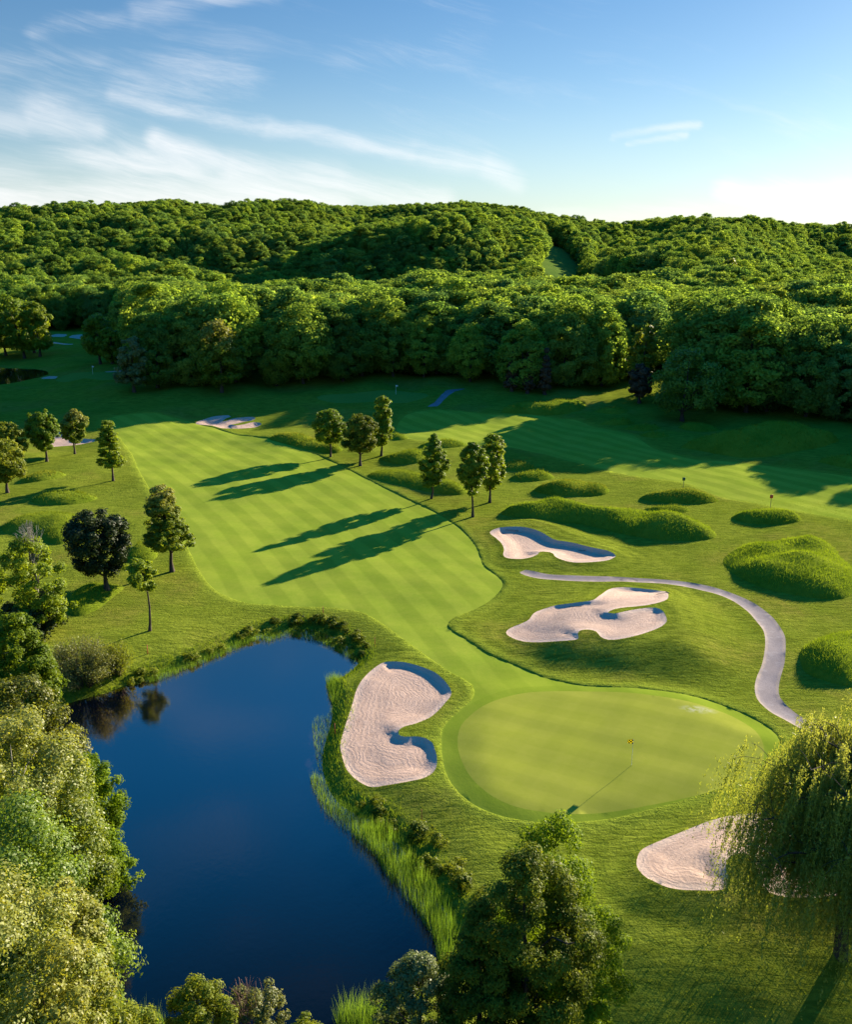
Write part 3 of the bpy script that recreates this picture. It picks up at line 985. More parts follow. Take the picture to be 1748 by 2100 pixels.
def leaf_mat(name, c0, c1, c2=None, trans=.42, gloss=.12, rnd=None):
    mt, g_, b_, o_ = new_mat(name)
    a_ = g_.node('ShaderNodeAttribute', attribute_name='tint')
    col = g_.mix(a_.outputs['Fac'], c0, c1)
    if rnd:
        oi = g_.node('ShaderNodeObjectInfo')
        r_ = oi.outputs['Random']
        cr = g_.node('ShaderNodeValToRGB')
        cr.color_ramp.elements[0].color = (*rnd[0], 1)
        cr.color_ramp.elements[1].color = (*rnd[-1], 1)
        for i, c in enumerate(rnd[1:-1]):
            e = cr.color_ramp.elements.new((i + 1) / (len(rnd) - 1)); e.color = (*c, 1)
        g_.l.new(r_, cr.inputs[0])
        q_ = g_.mix(1.0, col, cr.outputs[0]); q_.node.blend_type = 'MULTIPLY'
        col = q_
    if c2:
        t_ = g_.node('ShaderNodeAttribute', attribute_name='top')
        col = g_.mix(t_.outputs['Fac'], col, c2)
    g_.l.new(col, b_.inputs['Base Color'])
    b_.inputs['Roughness'].default_value = .5
    b_.inputs['Specular IOR Level'].default_value = gloss
    tr = g_.node('ShaderNodeBsdfTranslucent')
    tc_ = g_.mix(1.0, col, (1.5, 1.35, .7)); tc_.node.blend_type = 'MULTIPLY'
    g_.l.new(tc_, tr.inputs[0])
    mx = g_.node('ShaderNodeMixShader'); mx.inputs[0].default_value = trans
    g_.l.new(b_.outputs[0], mx.inputs[1]); g_.l.new(tr.outputs[0], mx.inputs[2])
    g_.l.new(mx.outputs[0], o_.inputs[0])
    return mt


def bark_mat(name, ca, cb):
    mt, g_, b_, o_ = new_mat(name)
    p = g_.node('ShaderNodeTexCoord').outputs['Object']
    n = g_.noise(g_.vm('MULTIPLY', p, (6, 6, 1.2)), 1.0, 5, .7)
    g_.l.new(g_.mix(g_.ss(n, .35, .65), ca, cb), b_.inputs['Base Color'])
    bump(g_, b_, n, .03)
    return mt


M['bark'] = bark_mat('dark_bark', (.030, .022, .016), (.085, .065, .048))
M['palebark'] = bark_mat('pale_bark', (.16, .15, .12), (.32, .30, .25))


def plain(name, c, rough=.6, spec=.3):
    mt, g_, b_, o_ = new_mat(name)
    n = g_.noise(g_.node('ShaderNodeTexCoord').outputs['Object'], 6, 3)
    g_.l.new(g_.mix(g_.ss(n, .3, .7), tuple(v * .85 for v in c), c), b_.inputs['Base Color'])
    b_.inputs['Roughness'].default_value = rough
    b_.inputs['Specular IOR Level'].default_value = spec
    return mt


# ------------------------------------------------------------------ ground pieces
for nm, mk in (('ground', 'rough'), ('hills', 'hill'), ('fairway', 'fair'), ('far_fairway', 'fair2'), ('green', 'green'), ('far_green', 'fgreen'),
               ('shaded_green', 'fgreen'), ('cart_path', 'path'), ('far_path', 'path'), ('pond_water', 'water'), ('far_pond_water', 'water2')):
    tag(link(nm, region(nm), M[mk]), kind='structure')

bl = {'mid': 'butterfly-shaped pale sand bunker above the cart path end, right of the fairway',
      'clover': 'largest branching sand bunker on the raised bank above the green, with a grass finger',
      'pondside': 'kidney-shaped sand bunker between the pond and the putting green',
      'willow': 'sand bunker at lower right partly hidden behind the willow',
      'far_finger': 'shaded bluish sand bunker with two grass fingers beyond the fairway',
      'left': 'shaded sand bunker behind the small trees at the left edge of the fairway',
      'far_a': 'tiny distant sand bunker, left one of the upper pair by the far left woods',
      'far_b': 'tiny distant sand bunker, right one of the upper pair, cut by the lone round tree',
      'far_c': 'thin distant sand bunker strip just below the upper pair',
      'far_d': 'thin pale bunker strip behind the distant shaded green',
      'far_e': 'thin pale bunker strip left of the distant shaded green by the far pond'}
for k in BUNK:
    tag(link('sand_bunker', region('bunker:' + k), M['sand']), bl[k], 'bunker', 'sand bunkers on the golf course')


# ------------------------------------------------------------------ grass blades
def blades(P2, h, w, lean=.35, zoff=0.0, zfix=None, seed=1, wind=(0, 0)):
    r_ = np.random.default_rng(seed)
    n = len(P2)
    z = (np.full(n, zfix) if zfix is not None else height(P2[:, 0], P2[:, 1])) + zoff
    hh = h * r_.uniform(.55, 1.2, n)
    a = r_.uniform(0, 2 * np.pi, n)
    ll = hh * lean * r_.uniform(.2, 1.2, n)
    b = r_.uniform(0, 2 * np.pi, n)
    base = np.column_stack([P2, z - .03])
    side = np.column_stack([np.cos(a), np.sin(a), np.zeros(n)]) * (w * r_.uniform(.6, 1.3, n) / 2)[:, None]
    tip = base + np.column_stack([np.cos(b) * ll + wind[0] * hh, np.sin(b) * ll + wind[1] * hh, hh])
    V = np.empty((n, 3, 3)); V[:, 0] = base - side; V[:, 1] = base + side; V[:, 2] = tip
    F = np.arange(n * 3).reshape(n, 3)
    cl = .5 + .5 * np.sin(P2[:, 0] * .9 + 1.3 * np.sin(P2[:, 1] * .7)) * np.sin(P2[:, 1] * 1.1 - P2[:, 0] * .35)
    tint = np.clip(.85 * cl + r_.uniform(-.05, .3, n), 0, 1)
    return V.reshape(-1, 3), F, np.repeat(tint, 3)


def scatter(poly, dens, seed=1, cond=None):
    r_ = np.random.default_rng(seed)
    lo, hi = poly.min(0), poly.max(0)
    n = int((hi - lo).prod() * dens)
    q = r_.uniform(lo, hi, (n, 2))
    q = q[inside(q, poly)]
    return q


M['tall'] = leaf_mat('tall_grass', (.080, .130, .008), (.200, .250, .024), trans=.3, gloss=.0)
M['tallyellow'] = leaf_mat('tall_dry_grass', (.100, .135, .010), (.235, .255, .034), trans=.3, gloss=.0)
M['tallbright'] = leaf_mat('tall_bright_grass', (.105, .175, .007), (.235, .325, .020), trans=.32, gloss=.0)
for i, k in enumerate(MOUND):
    P_, h_, w_, lab, dm = MOUND[k]
    root = tag(link('grass_mound', region('mound:' + k), M['mound']), lab, 'mound', 'mounds of tall grass on the golf course')
    dist = np.hypot(*P_.mean(0))
    dens = 44 if dist < 100 else (28 if dist < 140 else 12)
    if k[0] == 'f':
        dens = 5
    q = scatter(P_, dens, 100 + i)
    de_, _ = pdist(q, P_)
    q = q[np.random.default_rng(i).uniform(0, 1, len(q)) < .3 + .7 * ss(de_ / 1.3)]
    V, F, t_ = blades(q, .34 if dist < 140 else .42, .04 if dist < 100 else (.055 if dist < 140 else .10), .8, seed=i)
    o_ = link('tall_grass', mesh_np('tall_grass', V, F, {'tint': t_}), M['tallbright' if k in ('big', 'edge', 'long', 'm19', 'redmark') else ('tallyellow' if k in ('m13', 'm15', 'm8', 'greenmark', 'dome') else 'tall')], root)
    tag(o_, kind='stuff')


# ------------------------------------------------------------------ trees
def tubes(paths, sides=6):
    Vs, Fs = [], []
    n0 = 0
    ang = np.linspace(0, 2 * np.pi, sides, endpoint=False)
    for P, R in paths:
        P = np.asarray(P, float); R = np.asarray(R, float)
        T = np.gradient(P, axis=0)
        T /= np.maximum(np.linalg.norm(T, axis=1), 1e-9)[:, None]
        up = np.array([0, 0, 1.]) if abs(T[0, 2]) < .9 else np.array([1., 0, 0])
        A = np.cross(T, up); A /= np.maximum(np.linalg.norm(A, axis=1), 1e-9)[:, None]
        B = np.cross(T, A)
        ringv = P[:, None] + R[:, None, None] * (np.cos(ang)[None, :, None] * A[:, None] + np.sin(ang)[None, :, None] * B[:, None])
        Vs.append(ringv.reshape(-1, 3))
        m_, s_ = len(P), sides
        i = np.arange(m_ - 1)[:, None] * s_
        j = np.arange(s_)[None]
        j2 = (j + 1) % s_
        Fs.append(np.stack([i + j, i + j2, i + s_ + j2, i + s_ + j], -1).reshape(-1, 4) + n0)
        n0 += m_ * s_
    return np.concatenate(Vs), np.concatenate(Fs)


def limb(a, b, r0, r1, sag=.12, k=6, rng=None, wob=.0):
    t = np.linspace(0, 1, k)[:, None]
    P = a + (b - a) * t
    L = np.linalg.norm(b - a)
    P[:, 2] += L * sag * np.sin(t[:, 0] * np.pi)
    if rng is not None and wob:
        P[1:-1] += rng.normal(0, wob * L, (k - 2, 3))
    return P, r0 + (r1 - r0) * t[:, 0]


def cards(Cn, Nn, size, rng, aspect=.62):
    n = len(Cn)
    a = rng.normal(0, 1, (n, 3))
    a -= (a * Nn).sum(1)[:, None] * Nn
    a /= np.maximum(np.linalg.norm(a, axis=1), 1e-9)[:, None]
    b = np.cross(Nn, a)
    s = size * rng.uniform(.6, 1.35, n)[:, None]
    V = np.empty((n, 4, 3))
    V[:, 0] = Cn - a * s * .5
    V[:, 1] = Cn + b * s * .5 * aspect
    V[:, 2] = Cn + a * s * .5
    V[:, 3] = Cn - b * s * .5 * aspect
    return V.reshape(-1, 3), np.arange(n * 4).reshape(n, 4)


def env(style, t):
    t = np.clip(t, 0, 1)
    if style == 'round':
        return np.sqrt(np.clip(1 - np.abs(2 * t - 1) ** 2.3, 0, 1))
    if style == 'ovoid':
        return np.clip((np.minimum(t / .38, 1)) ** .5 * np.sqrt(np.clip(1 - np.clip((t - .38) / .62, 0, 1) ** 2.2, 0, 1)), 0, 1)
    if style == 'dome':
        return np.clip(np.minimum(t / .18, 1) ** .5 * np.sqrt(np.clip(1 - np.clip((t - .2) / .8, 0, 1) ** 2.4, 0, 1)), 0, 1)
    if style == 'tier':
        e_ = np.minimum(t / .12, 1) ** .6 * (1 - t * .55) ** .9 * (1 - np.clip((t - .8) / .2, 0, 1) ** 2) ** .5
        return e_ * (.80 + .20 * np.abs(np.sin(t * 12.5)))
    if style == 'cone':
        return (1 - t) ** .85 * np.minimum(t / .06, 1)
    if style == 'column':
        return np.minimum(t / .15, 1) ** .6 * (1 - np.clip((t - .55) / .45, 0, 1) ** 1.8) * .95
    return np.ones_like(t)


def crown_mesh(rng, H, zb, R, style='round', nclump=60, ncard=9000, leaf=.3, fill=.35, gaps=.0, cz=.75, ck=.27, uneven=.2, droop=0.0, lean=(0, 0), envn=.35):
    """returns V, F, tint, top, clump centres"""
    Hc = H - zb
    p1, p2, p3 = rng.uniform(0, 6.28, 3)
    t = rng.uniform(.03, .97, nclump * 3)
    w = env(style, t)
    t = t[rng.uniform(0, 1, len(t)) < w * .9 + .1][:nclump]
    n = len(t)
    a = rng.uniform(0, 2 * np.pi, n)
    lob = 1 + uneven * (np.sin(2 * a + p1 + 3 * t) * .6 + np.sin(3 * a + p2 - 5 * t) * .5 + .4 * np.sin(9 * t + p3))
    e_ = env(style, t) * lob
    ck_ = ck * R * rng.uniform(.7, 1.3, n)
    rr_ = np.maximum(e_ * R - ck_ * .75, 0) * np.where(rng.uniform(0, 1, n) < fill, np.sqrt(rng.uniform(0, 1, n)), 1)
    cc = np.column_stack([np.cos(a) * rr_ + lean[0] * t * Hc, np.sin(a) * rr_ + lean[1] * t * Hc, zb + t * Hc - ck_ * .3])
    cc[:, 2] = np.clip(cc[:, 2], zb + ck_ * .3, H - ck_ * .55)
    tint_c = rng.uniform(0, 1, n)
    wgt = ck_ ** 2
    cid = rng.choice(n, ncard, p=wgt / wgt.sum())
    d = rng.normal(0, 1, (ncard, 3))
    d[:, 2] = d[:, 2] + .25
    d /= np.linalg.norm(d, axis=1)[:, None]
    rad_ = rng.uniform(0, 1, ncard) ** .38
    # ragged surface: small bulges on every clump
    rag = 1 + .18 * np.sin(d[:, 0] * 7 + cid) * np.sin(d[:, 1] * 6 + cid * 2)
    P = cc[cid] + d * (ck_[cid] * rad_ * rag)[:, None] * np.array([1, 1, cz])
    if droop:
        out_ = np.hypot(P[:, 0], P[:, 1]) / R
        P[:, 2] -= droop * out_ ** 2 * R
    tt_ = (P[:, 2] - zb) / Hc
    eo = np.column_stack([(P[:, 0] - lean[0] * tt_ * Hc) / R, (P[:, 1] - lean[1] * tt_ * Hc) / R, (P[:, 2] - (zb + .42 * Hc)) / (.55 * Hc)])
    eo /= np.maximum(np.linalg.norm(eo, axis=1), 1e-6)[:, None]
    N = d * (1 - envn) + eo * envn + rng.normal(0, .36, (ncard, 3)) + np.array([0, 0, .2])
    N /= np.linalg.norm(N, axis=1)[:, None]
    V, F = cards(P, N, leaf, rng)
    tint = np.clip(.65 * tint_c[cid] + .35 * rng.uniform(0, 1, ncard), 0, 1)
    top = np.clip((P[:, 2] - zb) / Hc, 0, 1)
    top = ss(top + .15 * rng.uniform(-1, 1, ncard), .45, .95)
    return V, F, np.repeat(tint, 4), np.repeat(top, 4), cc


def trunk_mesh(rng, H, zb, R, cc, r0, nlimb=14, wob=.012, topfrac=.86, lean=(0, 0)):
    k = 9
    t = np.linspace(0, 1, k)
    P = np.column_stack([np.cumsum(rng.normal(0, wob * H, k)) * .5 * (t > 0), np.cumsum(rng.normal(0, wob * H, k)) * .5 * (t > 0), t * H * topfrac])
    P[0, :2] = 0
    f_ = np.clip((P[:, 2] - zb) / max(H - zb, .1), 0, 1)
    P[:, 0] += lean[0] * f_ * (H - zb); P[:, 1] += lean[1] * f_ * (H - zb)
    Rr = r0 * (1 - t) ** .8 * .95 + r0 * .06
    Rr[0] *= 1.5
    P = np.vstack([P[:1] - [0, 0, .3], P]); Rr = np.concatenate([[Rr[0] * 1.2], Rr])
    paths = [(P, Rr)]
    if len(cc):
        idx = rng.choice(len(cc), min(nlimb, len(cc)), replace=False)
        for i in idx:
            c_ = cc[i]
            zs = np.clip(c_[2] - np.hypot(c_[0], c_[1]) * rng.uniform(.45, .8), zb * .75, H * topfrac * .95)
            x_ = np.interp(zs, P[:, 2], P[:, 0]); y_ = np.interp(zs, P[:, 2], P[:, 1]); r_ = np.interp(zs, P[:, 2], Rr)
            paths.append(limb(np.array([x_, y_, zs]), c_, r_ * .5, .02 + r_ * .06, .06, 5, rng, .03))
    return tubes(paths)


def make_tree(name, x, y, label, cat, group, mat, H, zb, R, r0=.2, style='round', bark='bark', seed=1, sink=0.0, z=None, **kw):
    r_ = np.random.default_rng(seed)
    V, F, ti, to, cc = crown_mesh(r_, H, zb, R, style, **kw)
    z = hz(x, y) if z is None else z
    root = link(name, None, loc=(x, y, z - sink))
    tag(root, label, cat, group)
    link('crown', mesh_np('crown', V, F, {'tint': ti, 'top': to}), mat, root)
    Vt, Ft = trunk_mesh(r_, H, zb, R, cc, r0, lean=kw.get('lean', (0, 0)))
    link('trunk', mesh_np('trunk', Vt, Ft, smooth=True), M[bark], root)
    return root


GRN = leaf_mat('maple_leaves', (.075, .135, .008), (.190, .270, .018), trans=.42)
GRN2 = leaf_mat('lime_leaves', (.105, .165, .008), (.235, .305, .018), trans=.45)
DARK = leaf_mat('dark_leaves', (.010, .022, .005), (.040, .060, .014), trans=.22, gloss=.12)
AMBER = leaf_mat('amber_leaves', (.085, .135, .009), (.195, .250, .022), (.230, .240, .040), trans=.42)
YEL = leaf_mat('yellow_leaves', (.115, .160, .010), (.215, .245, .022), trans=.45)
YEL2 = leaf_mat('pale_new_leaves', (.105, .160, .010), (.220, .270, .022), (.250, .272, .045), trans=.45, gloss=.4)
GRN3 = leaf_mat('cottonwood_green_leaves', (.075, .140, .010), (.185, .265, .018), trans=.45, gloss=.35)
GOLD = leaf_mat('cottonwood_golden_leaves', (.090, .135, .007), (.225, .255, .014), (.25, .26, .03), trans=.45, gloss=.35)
POP = leaf_mat('poplar_leaves', (.058, .108, .005), (.155, .215, .012), trans=.45, gloss=.08)
OLV = leaf_mat('olive_leaves', (.075, .098, .006), (.175, .190, .013), trans=.42, gloss=.3)
GREY = leaf_mat('grey_willow_leaves', (.075, .110, .025), (.165, .205, .055), trans=.35, gloss=.35)
SAL = leaf_mat('sallow_leaves', (.085, .105, .022), (.185, .205, .045), trans=.4, gloss=.3)
BIRCH = leaf_mat('birch_leaves', (.080, .140, .006), (.195, .285, .014), trans=.48, gloss=.05)
MIXED = leaf_mat('dark_olive_leaves', (.034, .062, .006), (.180, .215, .020), trans=.38, gloss=.06)
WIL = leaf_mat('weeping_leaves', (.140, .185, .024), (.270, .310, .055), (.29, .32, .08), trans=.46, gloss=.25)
BROWN = leaf_mat('bare_twigs', (.07, .045, .035), (.13, .085, .06), trans=.1)


def tree_at(base, topV, uL, uR, botV, **kw):
    x, y = gp(*base)
    z0 = hz(x, y)
    d = rayd(base[0], topV)
    ztop = CAM_H + d[2] / d[1] * y
    d2 = rayd(base[0], botV)
    zb = CAM_H + d2[2] / d2[1] * y - z0
    depth = y / rayd(base[0], (topV + botV) / 2)[1]
    R = (uR - uL) / 2 / FOC * depth
    off = ((uL + uR) / 2 - base[0]) / FOC * depth
    H = ztop - z0
    zb = max(zb + R * .12, .3)
    ln = (off * 1.1 / max(H - zb, 1), 0)
    return make_tree('maple_tree' if 'name' not in kw else kw.pop('name'), x, y, kw.pop('label'), 'tree', kw.pop('group', None), kw.pop('mat'), H, zb, R, lean=ln, **kw)


GT = 'trees standing on the mown grass'
mid = dict(nclump=150, ncard=20000, leaf=.30, ck=.21, fill=.6, uneven=.13)
tree_at((678, 937), 838, 643, 712, 912, label='round green tree, left one of the three grouped beyond the fairway edge', mat=GRN, group=GT, seed=11, r0=.17, style='round', **mid)
tree_at((739, 955), 848, 700, 778, 930, label='dark round tree, front one of the three grouped beyond the fairway edge', mat=MIXED, group=GT, seed=12, r0=.22, style='round', **mid)
tree_at((782, 937), 811, 757, 815, 915, label='tallest and brightest green tree, rear one of the group of three', mat=GRN2, group=GT, seed=13, r0=.2, style='tier', uneven=.2, nclump=130, ncard=16000, leaf=.32, ck=.22, fill=.6)
tree_at((885, 1025), 888, 860, 921, 1000, label='lone narrow tree standing before the broad shaggy mound', mat=GRN, group=GT, seed=14, r0=.15, style='column', uneven=.28, nclump=120, ncard=15000, leaf=.28, ck=.25, fill=.6)
tree_at((970, 1062), 905, 935, 1000, 1018, label='nearer and darker tree of the pair by the fairway bend', mat=GRN, group=GT, seed=15, r0=.17, style='ovoid', uneven=.22, nclump=140, ncard=18000, leaf=.26, ck=.21, fill=.6)
tree_at((1005, 1032), 888, 972, 1043, 1010, label='farther and brighter tree of the pair by the fairway bend', mat=GRN2, group=GT, seed=16, r0=.18, style='ovoid', uneven=.2, nclump=140, ncard=18000, leaf=.28, ck=.21, fill=.6)
tree_at((96, 949), 836, 62, 124, 925, label='dense upright green tree at left, in front of the shaded sand bunker', mat=GRN, group=GT, seed=17, r0=.2, style='round', nclump=140, ncard=19000, leaf=.32, ck=.21, fill=.6, uneven=.12)
tree_at((153, 931), 839, 131, 190, 912, label='yellow-topped small tree right in front of the shaded left bunker', mat=AMBER, group=GT, seed=18, r0=.16, style='ovoid', nclump=120, ncard=14000, leaf=.32, ck=.21, fill=.6)
tree_at((232, 988), 857, 196, 263, 962, label='layered light green tree at the left edge of the striped fairway', mat=GRN2, group=GT, seed=19, r0=.16, style='tier', uneven=.2, nclump=140, ncard=14000, leaf=.30, ck=.21, cz=.45, fill=.6)
tree_at((15, 1012), 898, -28, 58, 990, label='yellow-green maple cut by the left edge, beside the smallest left mound', mat=YEL, group=GT, seed=20, r0=.22, style='round', nclump=140, ncard=17000, leaf=.3, ck=.21, fill=.6)
tree_at((24, 962), 866, -12, 55, 945, label='pale yellow bushy tree behind the leftmost maple', mat=YEL, group=GT, seed=21, r0=.2, style='round', nclump=120, ncard=14000, leaf=.32, ck=.22, fill=.6)
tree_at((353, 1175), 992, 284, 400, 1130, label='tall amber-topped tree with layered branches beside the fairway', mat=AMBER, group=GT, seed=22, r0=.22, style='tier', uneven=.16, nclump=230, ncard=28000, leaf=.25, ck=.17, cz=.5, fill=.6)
tree_at((220, 1217), 1043, 142, 268, 1180, label='darkest round tree, almost black, left of the amber-topped one', mat=DARK, group=GT, seed=23, r0=.24, style='round', nclump=130, ncard=24000, leaf=.26, ck=.22, uneven=.12)
tree_at((307, 1297), 1143, 258, 330, 1212, label='slender young tree with bare tall trunk near the pond head', mat=GRN2, group=GT, seed=24, r0=.13, style='ovoid', uneven=.4, nclump=55, ncard=7500, leaf=.22, ck=.24)
tree_at((78, 1300), 1090, 8, 150, 1290, label='sparse bushy tree with dead grey twigs at its top, at the left edge', mat=GRN2, group=GT, seed=25, r0=.2, style='dome', uneven=.3, nclump=120, ncard=19000, leaf=.25, ck=.19)
tree_at((70, 1303), 1215, 12, 140, 1300, name='bush', label='dark dense bush at the foot of the sparse dead-topped tree', mat=DARK, seed=26, r0=.1, style='dome', uneven=.3, nclump=70, ncard=12000, leaf=.25, ck=.24)


# ---- bigger trees close to the camera: placed by their tops, feet below or beside the frame
def near_tree(top, H, R, zb, **kw):
    U, V = top
    zt = H
    x, y = at_z(U, V, H)
    for _ in range(3):
        z0 = hz(x, y) if not inside(np.array([[x, y]]), POND)[0] else WATER_Z
        x, y = at_z(U, V, z0 + H)
    return make_tree(kw.pop('name'), x, y, kw.pop('label'), kw.pop('cat', 'tree'), kw.pop('group', None), kw.pop('mat'), H, zb, R, z=z0, **kw)


NG = 'trees crowding the left bank of the pond'
near_tree((25, 1252), 12, 2.6, 1.0, name='poplar_tree', label='dark green upright poplar at the left edge above the olive tree', group=NG, mat=POP, seed=31, style='ovoid', bark='palebark',
          nclump=130, ncard=30000, leaf=.22, ck=.24)
near_tree((30, 1385), 11.5, 3.7, .6, name='poplar_tree', label='olive green domed tree below the dark poplar at the left edge', group=NG, mat=OLV, seed=32, style='dome',
          nclump=160, ncard=46000, leaf=.19, ck=.22, uneven=.12)
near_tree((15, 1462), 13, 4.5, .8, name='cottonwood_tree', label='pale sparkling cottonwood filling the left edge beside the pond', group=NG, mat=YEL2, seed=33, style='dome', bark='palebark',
          nclump=230, ncard=85000, leaf=.165, ck=.19, uneven=.14)
near_tree((182, 1545), 8.0, 1.8, 1.2, name='alder_tree', label='bright green thin tree leaning over the water in front of the cottonwood', group=NG, mat=BIRCH, seed=34, style='ovoid', uneven=.3,
          nclump=110, ncard=19000, leaf=.17, ck=.26)
near_tree((205, 1700), 4.4, 1.8, .5, name='alder_tree', label='low ragged branch-heavy alder reaching farthest over the pond', group=NG, mat=BIRCH, seed=35, style='dome', uneven=.35,
          nclump=80, ncard=13000, leaf=.16, ck=.28)
near_tree((-20, 1640), 14, 4.4, .8, name='cottonwood_tree', label='green cottonwood cut by the left edge below the pale one', group=NG, mat=GRN3, seed=36, style='dome', bark='palebark',
          nclump=200, ncard=70000, leaf=.155, ck=.2)
near_tree((75, 1800), 12, 2.5, .8, name='cottonwood_tree', label='golden green cottonwood crown at lower left beside dark water', group=NG, mat=GOLD, seed=37, style='dome',
          nclump=150, ncard=60000, leaf=.145, ck=.2)
near_tree((100, 1925), 13.5, 2.7, .8, name='cottonwood_tree', label='lowest cottonwood crown in the bottom left corner of the pond', group=NG, mat=GOLD, seed=38, style='dome',
          nclump=150, ncard=60000, leaf=.13, ck=.2)
near_tree((-60, 1800), 16, 4.2, .8, name='cottonwood_tree', label='tall cottonwood cut by the left edge near the bottom corner', group=NG, mat=YEL2, seed=39, style='dome',
          nclump=150, ncard=60000, leaf=.13, ck=.2)
near_tree((225, 2030), 9, 2.2, .5, name='cottonwood_tree', label='small yellow-green bushy crown at the bottom edge, right of the cottonwoods', group=NG, mat=YEL, seed=40, style='dome',
          nclump=80, ncard=26000, leaf=.13, ck=.24)
near_tree((405, 2012), 5.0, 1.75, .4, name='bush', label='round yellow-green bush at the bottom edge against dark water', cat='bush', mat=YEL, seed=41, style='dome', nclump=90, ncard=26000, leaf=.12, ck=.24, r0=.08)
near_tree((520, 2012), 4.2, 1.45, .4, name='bush', label='half-bare brownish bush at the bottom edge right of the round yellow one', cat='bush', mat=SAL, seed=42, style='dome', nclump=60, ncard=9000, leaf=.12, ck=.24, r0=.08)
near_tree((620, 2085), 3.0, 1.2, .2, name='bush', label='low yellow bush cut by the bottom edge before the reeds', cat='bush', mat=YEL, seed=43, style='dome', nclump=40, ncard=9000, leaf=.12, ck=.26, r0=.05)
near_tree((862, 1962), 5.6, 2.05, .3, name='bush', label='large grey-green rounded bush at the bottom, left of the big dark tree', cat='bush', mat=GREY, seed=44, style='dome', nclump=130, ncard=42000, leaf=.12, ck=.2, r0=.1)
near_tree((1130, 1672), 13.5, 2.7, 1.0, name='birch_tree', label='bright green feathery birch behind the dark bottom centre tree', group='birches at the bottom', mat=BIRCH, seed=45, style='ovoid', uneven=.2, bark='palebark',
          nclump=150, ncard=52000, leaf=.125, ck=.22)
near_tree((1095, 1735), 13.5, 2.8, .8, name='broadleaf_tree', label='big dark olive tree with golden highlights at the bottom centre', mat=MIXED, seed=46, style='ovoid', uneven=.22,
          nclump=200, ncard=90000, leaf=.125, ck=.19)
near_tree((1212, 1850), 9.5, 2.0, .6, name='birch_tree', label='lower bright green birch at the right side of the dark bottom tree', group='birches at the bottom', mat=BIRCH, seed=47, style='ovoid', uneven=.3,
          nclump=90, ncard=30000, leaf=.12, ck=.24)
near_tree((985, 1890), 9.0, 2.0, .4, name='broadleaf_tree', label='dark shaded tree between the grey-green bush and the big bottom tree', mat=MIXED, seed=48, style='ovoid',
          nclump=90, ncard=30000, leaf=.13, ck=.24)


# ---- thin-stemmed sallow at the head of the left bank
def stem_shrub(x, y, z, H, R, label, mat, seed, nst=60, ncard=14000, leaf=.12, name='willow_shrub', ell=(1, 1)):
    r_ = np.random.default_rng(seed)
    paths, C_ = [], []
    for i in range(nst):
        a = r_.uniform(0, 6.283)
        q = math.sqrt(r_.uniform(.02, 1))
        hh = H * math.sqrt(max(.05, 1 - (q * .92) ** 2)) * r_.uniform(.8, 1.05)
        b = np.array([math.cos(a) * q * R * ell[0], math.sin(a) * q * R * ell[1], hh])
        s0 = np.array([math.cos(a) * q * .22 * R, math.sin(a) * q * .22 * R, -.1])
        P, Rr = limb(s0, b, .045, .012, .10, 7, r_, .02)
        paths.append((P, Rr))
        for t in np.linspace(.45, 1.0, 8):
            j = t * 6
            k = int(min(j, 5)); C_.append(P[k] + (P[k + 1] - P[k]) * (j - k))
    C_ = np.array(C_)
    root = tag(link(name, None, loc=(x, y, z)), label, 'shrub')
    Vt, Ft = tubes(paths, 5)
    link('stems', mesh_np('stems', Vt, Ft, smooth=True), M['bark'], root)
    ci = r_.integers(0, len(C_), ncard)
    P = C_[ci] + r_.normal(0, 1, (ncard, 3)) * np.array([.28, .28, .22])
    N = r_.normal(0, 1, (ncard, 3)); N /= np.linalg.norm(N, axis=1)[:, None]
    V, F = cards(P, N, leaf, r_, .4)
    link('foliage', mesh_np('foliage', V, F, {'tint': np.repeat(r_.uniform(0, 1, ncard), 4), 'top': np.zeros(ncard * 4)}), mat, root)
    return root


x, y = gp(180, 1415)
stem_shrub(x - .6, y + .8, hz(x, y) - .2, 4.6, 3.6, 'wide twiggy willow shrub overhanging the upper left corner of the pond', SAL, 51, 120, 20000, .15)
x, y = gp(242, 1385)
stem_shrub(x, y, hz(x, y) - .1, 3.2, 1.6, 'lighter yellow-green sallow at the right end of the twiggy willow shrub', YEL, 52, 50, 6500, .14)
# dead grey top of the sparse tree and dead twigs of the bottom bush
x, y = gp(78, 1300)
r_ = np.random.default_rng(77)
d_ = rayd(85, 1068); yb = y; zt_ = CAM_H + d_[2] / d_[1] * y
root = tag(link('dead_branches', None, loc=(x + .4, y, hz(x, y))), 'dead grey leafless twigs rising out of the sparse tree at left', 'branches')
ht = zt_ - hz(x, y)
pp = []
for i in range(46):
    a, q = r_.uniform(0, 6.283), r_.uniform(.1, 1)
    pp.append(limb(np.array([0, 0, ht * r_.uniform(.55, .8)]), np.array([math.cos(a) * 1.5 * q, math.sin(a) * 1.5 * q, ht * (1.02 - .12 * q)]), .03, .012, .08, 6, r_, .05))
pp.append((np.array([[0, 0, .2], [.1, 0, ht * .5], [0, .05, ht * .9]]), np.array([.12, .08, .03])))
Vt, Ft = tubes(pp, 4)
link('twigs', mesh_np('twigs', Vt, Ft), M['palebark'], root)
x, y = at_z(500, 2008, 4.0)
root = tag(link('dead_branches', None, loc=(x, y - .2, WATER_Z + .6)), 'thin bare reddish twigs above the half-bare bottom bush', 'branches')
pp = []
for i in range(40):
    a, q = r_.uniform(0, 6.283), r_.uniform(.1, 1)
    pp.append(limb(np.array([0, 0, .5]), np.array([math.cos(a) * 1.3 * q, math.sin(a) * 1.3 * q, 4.6 - 1.0 * q]), .02, .008, .08, 6, r_, .05))
Vt, Ft = tubes(pp, 4)
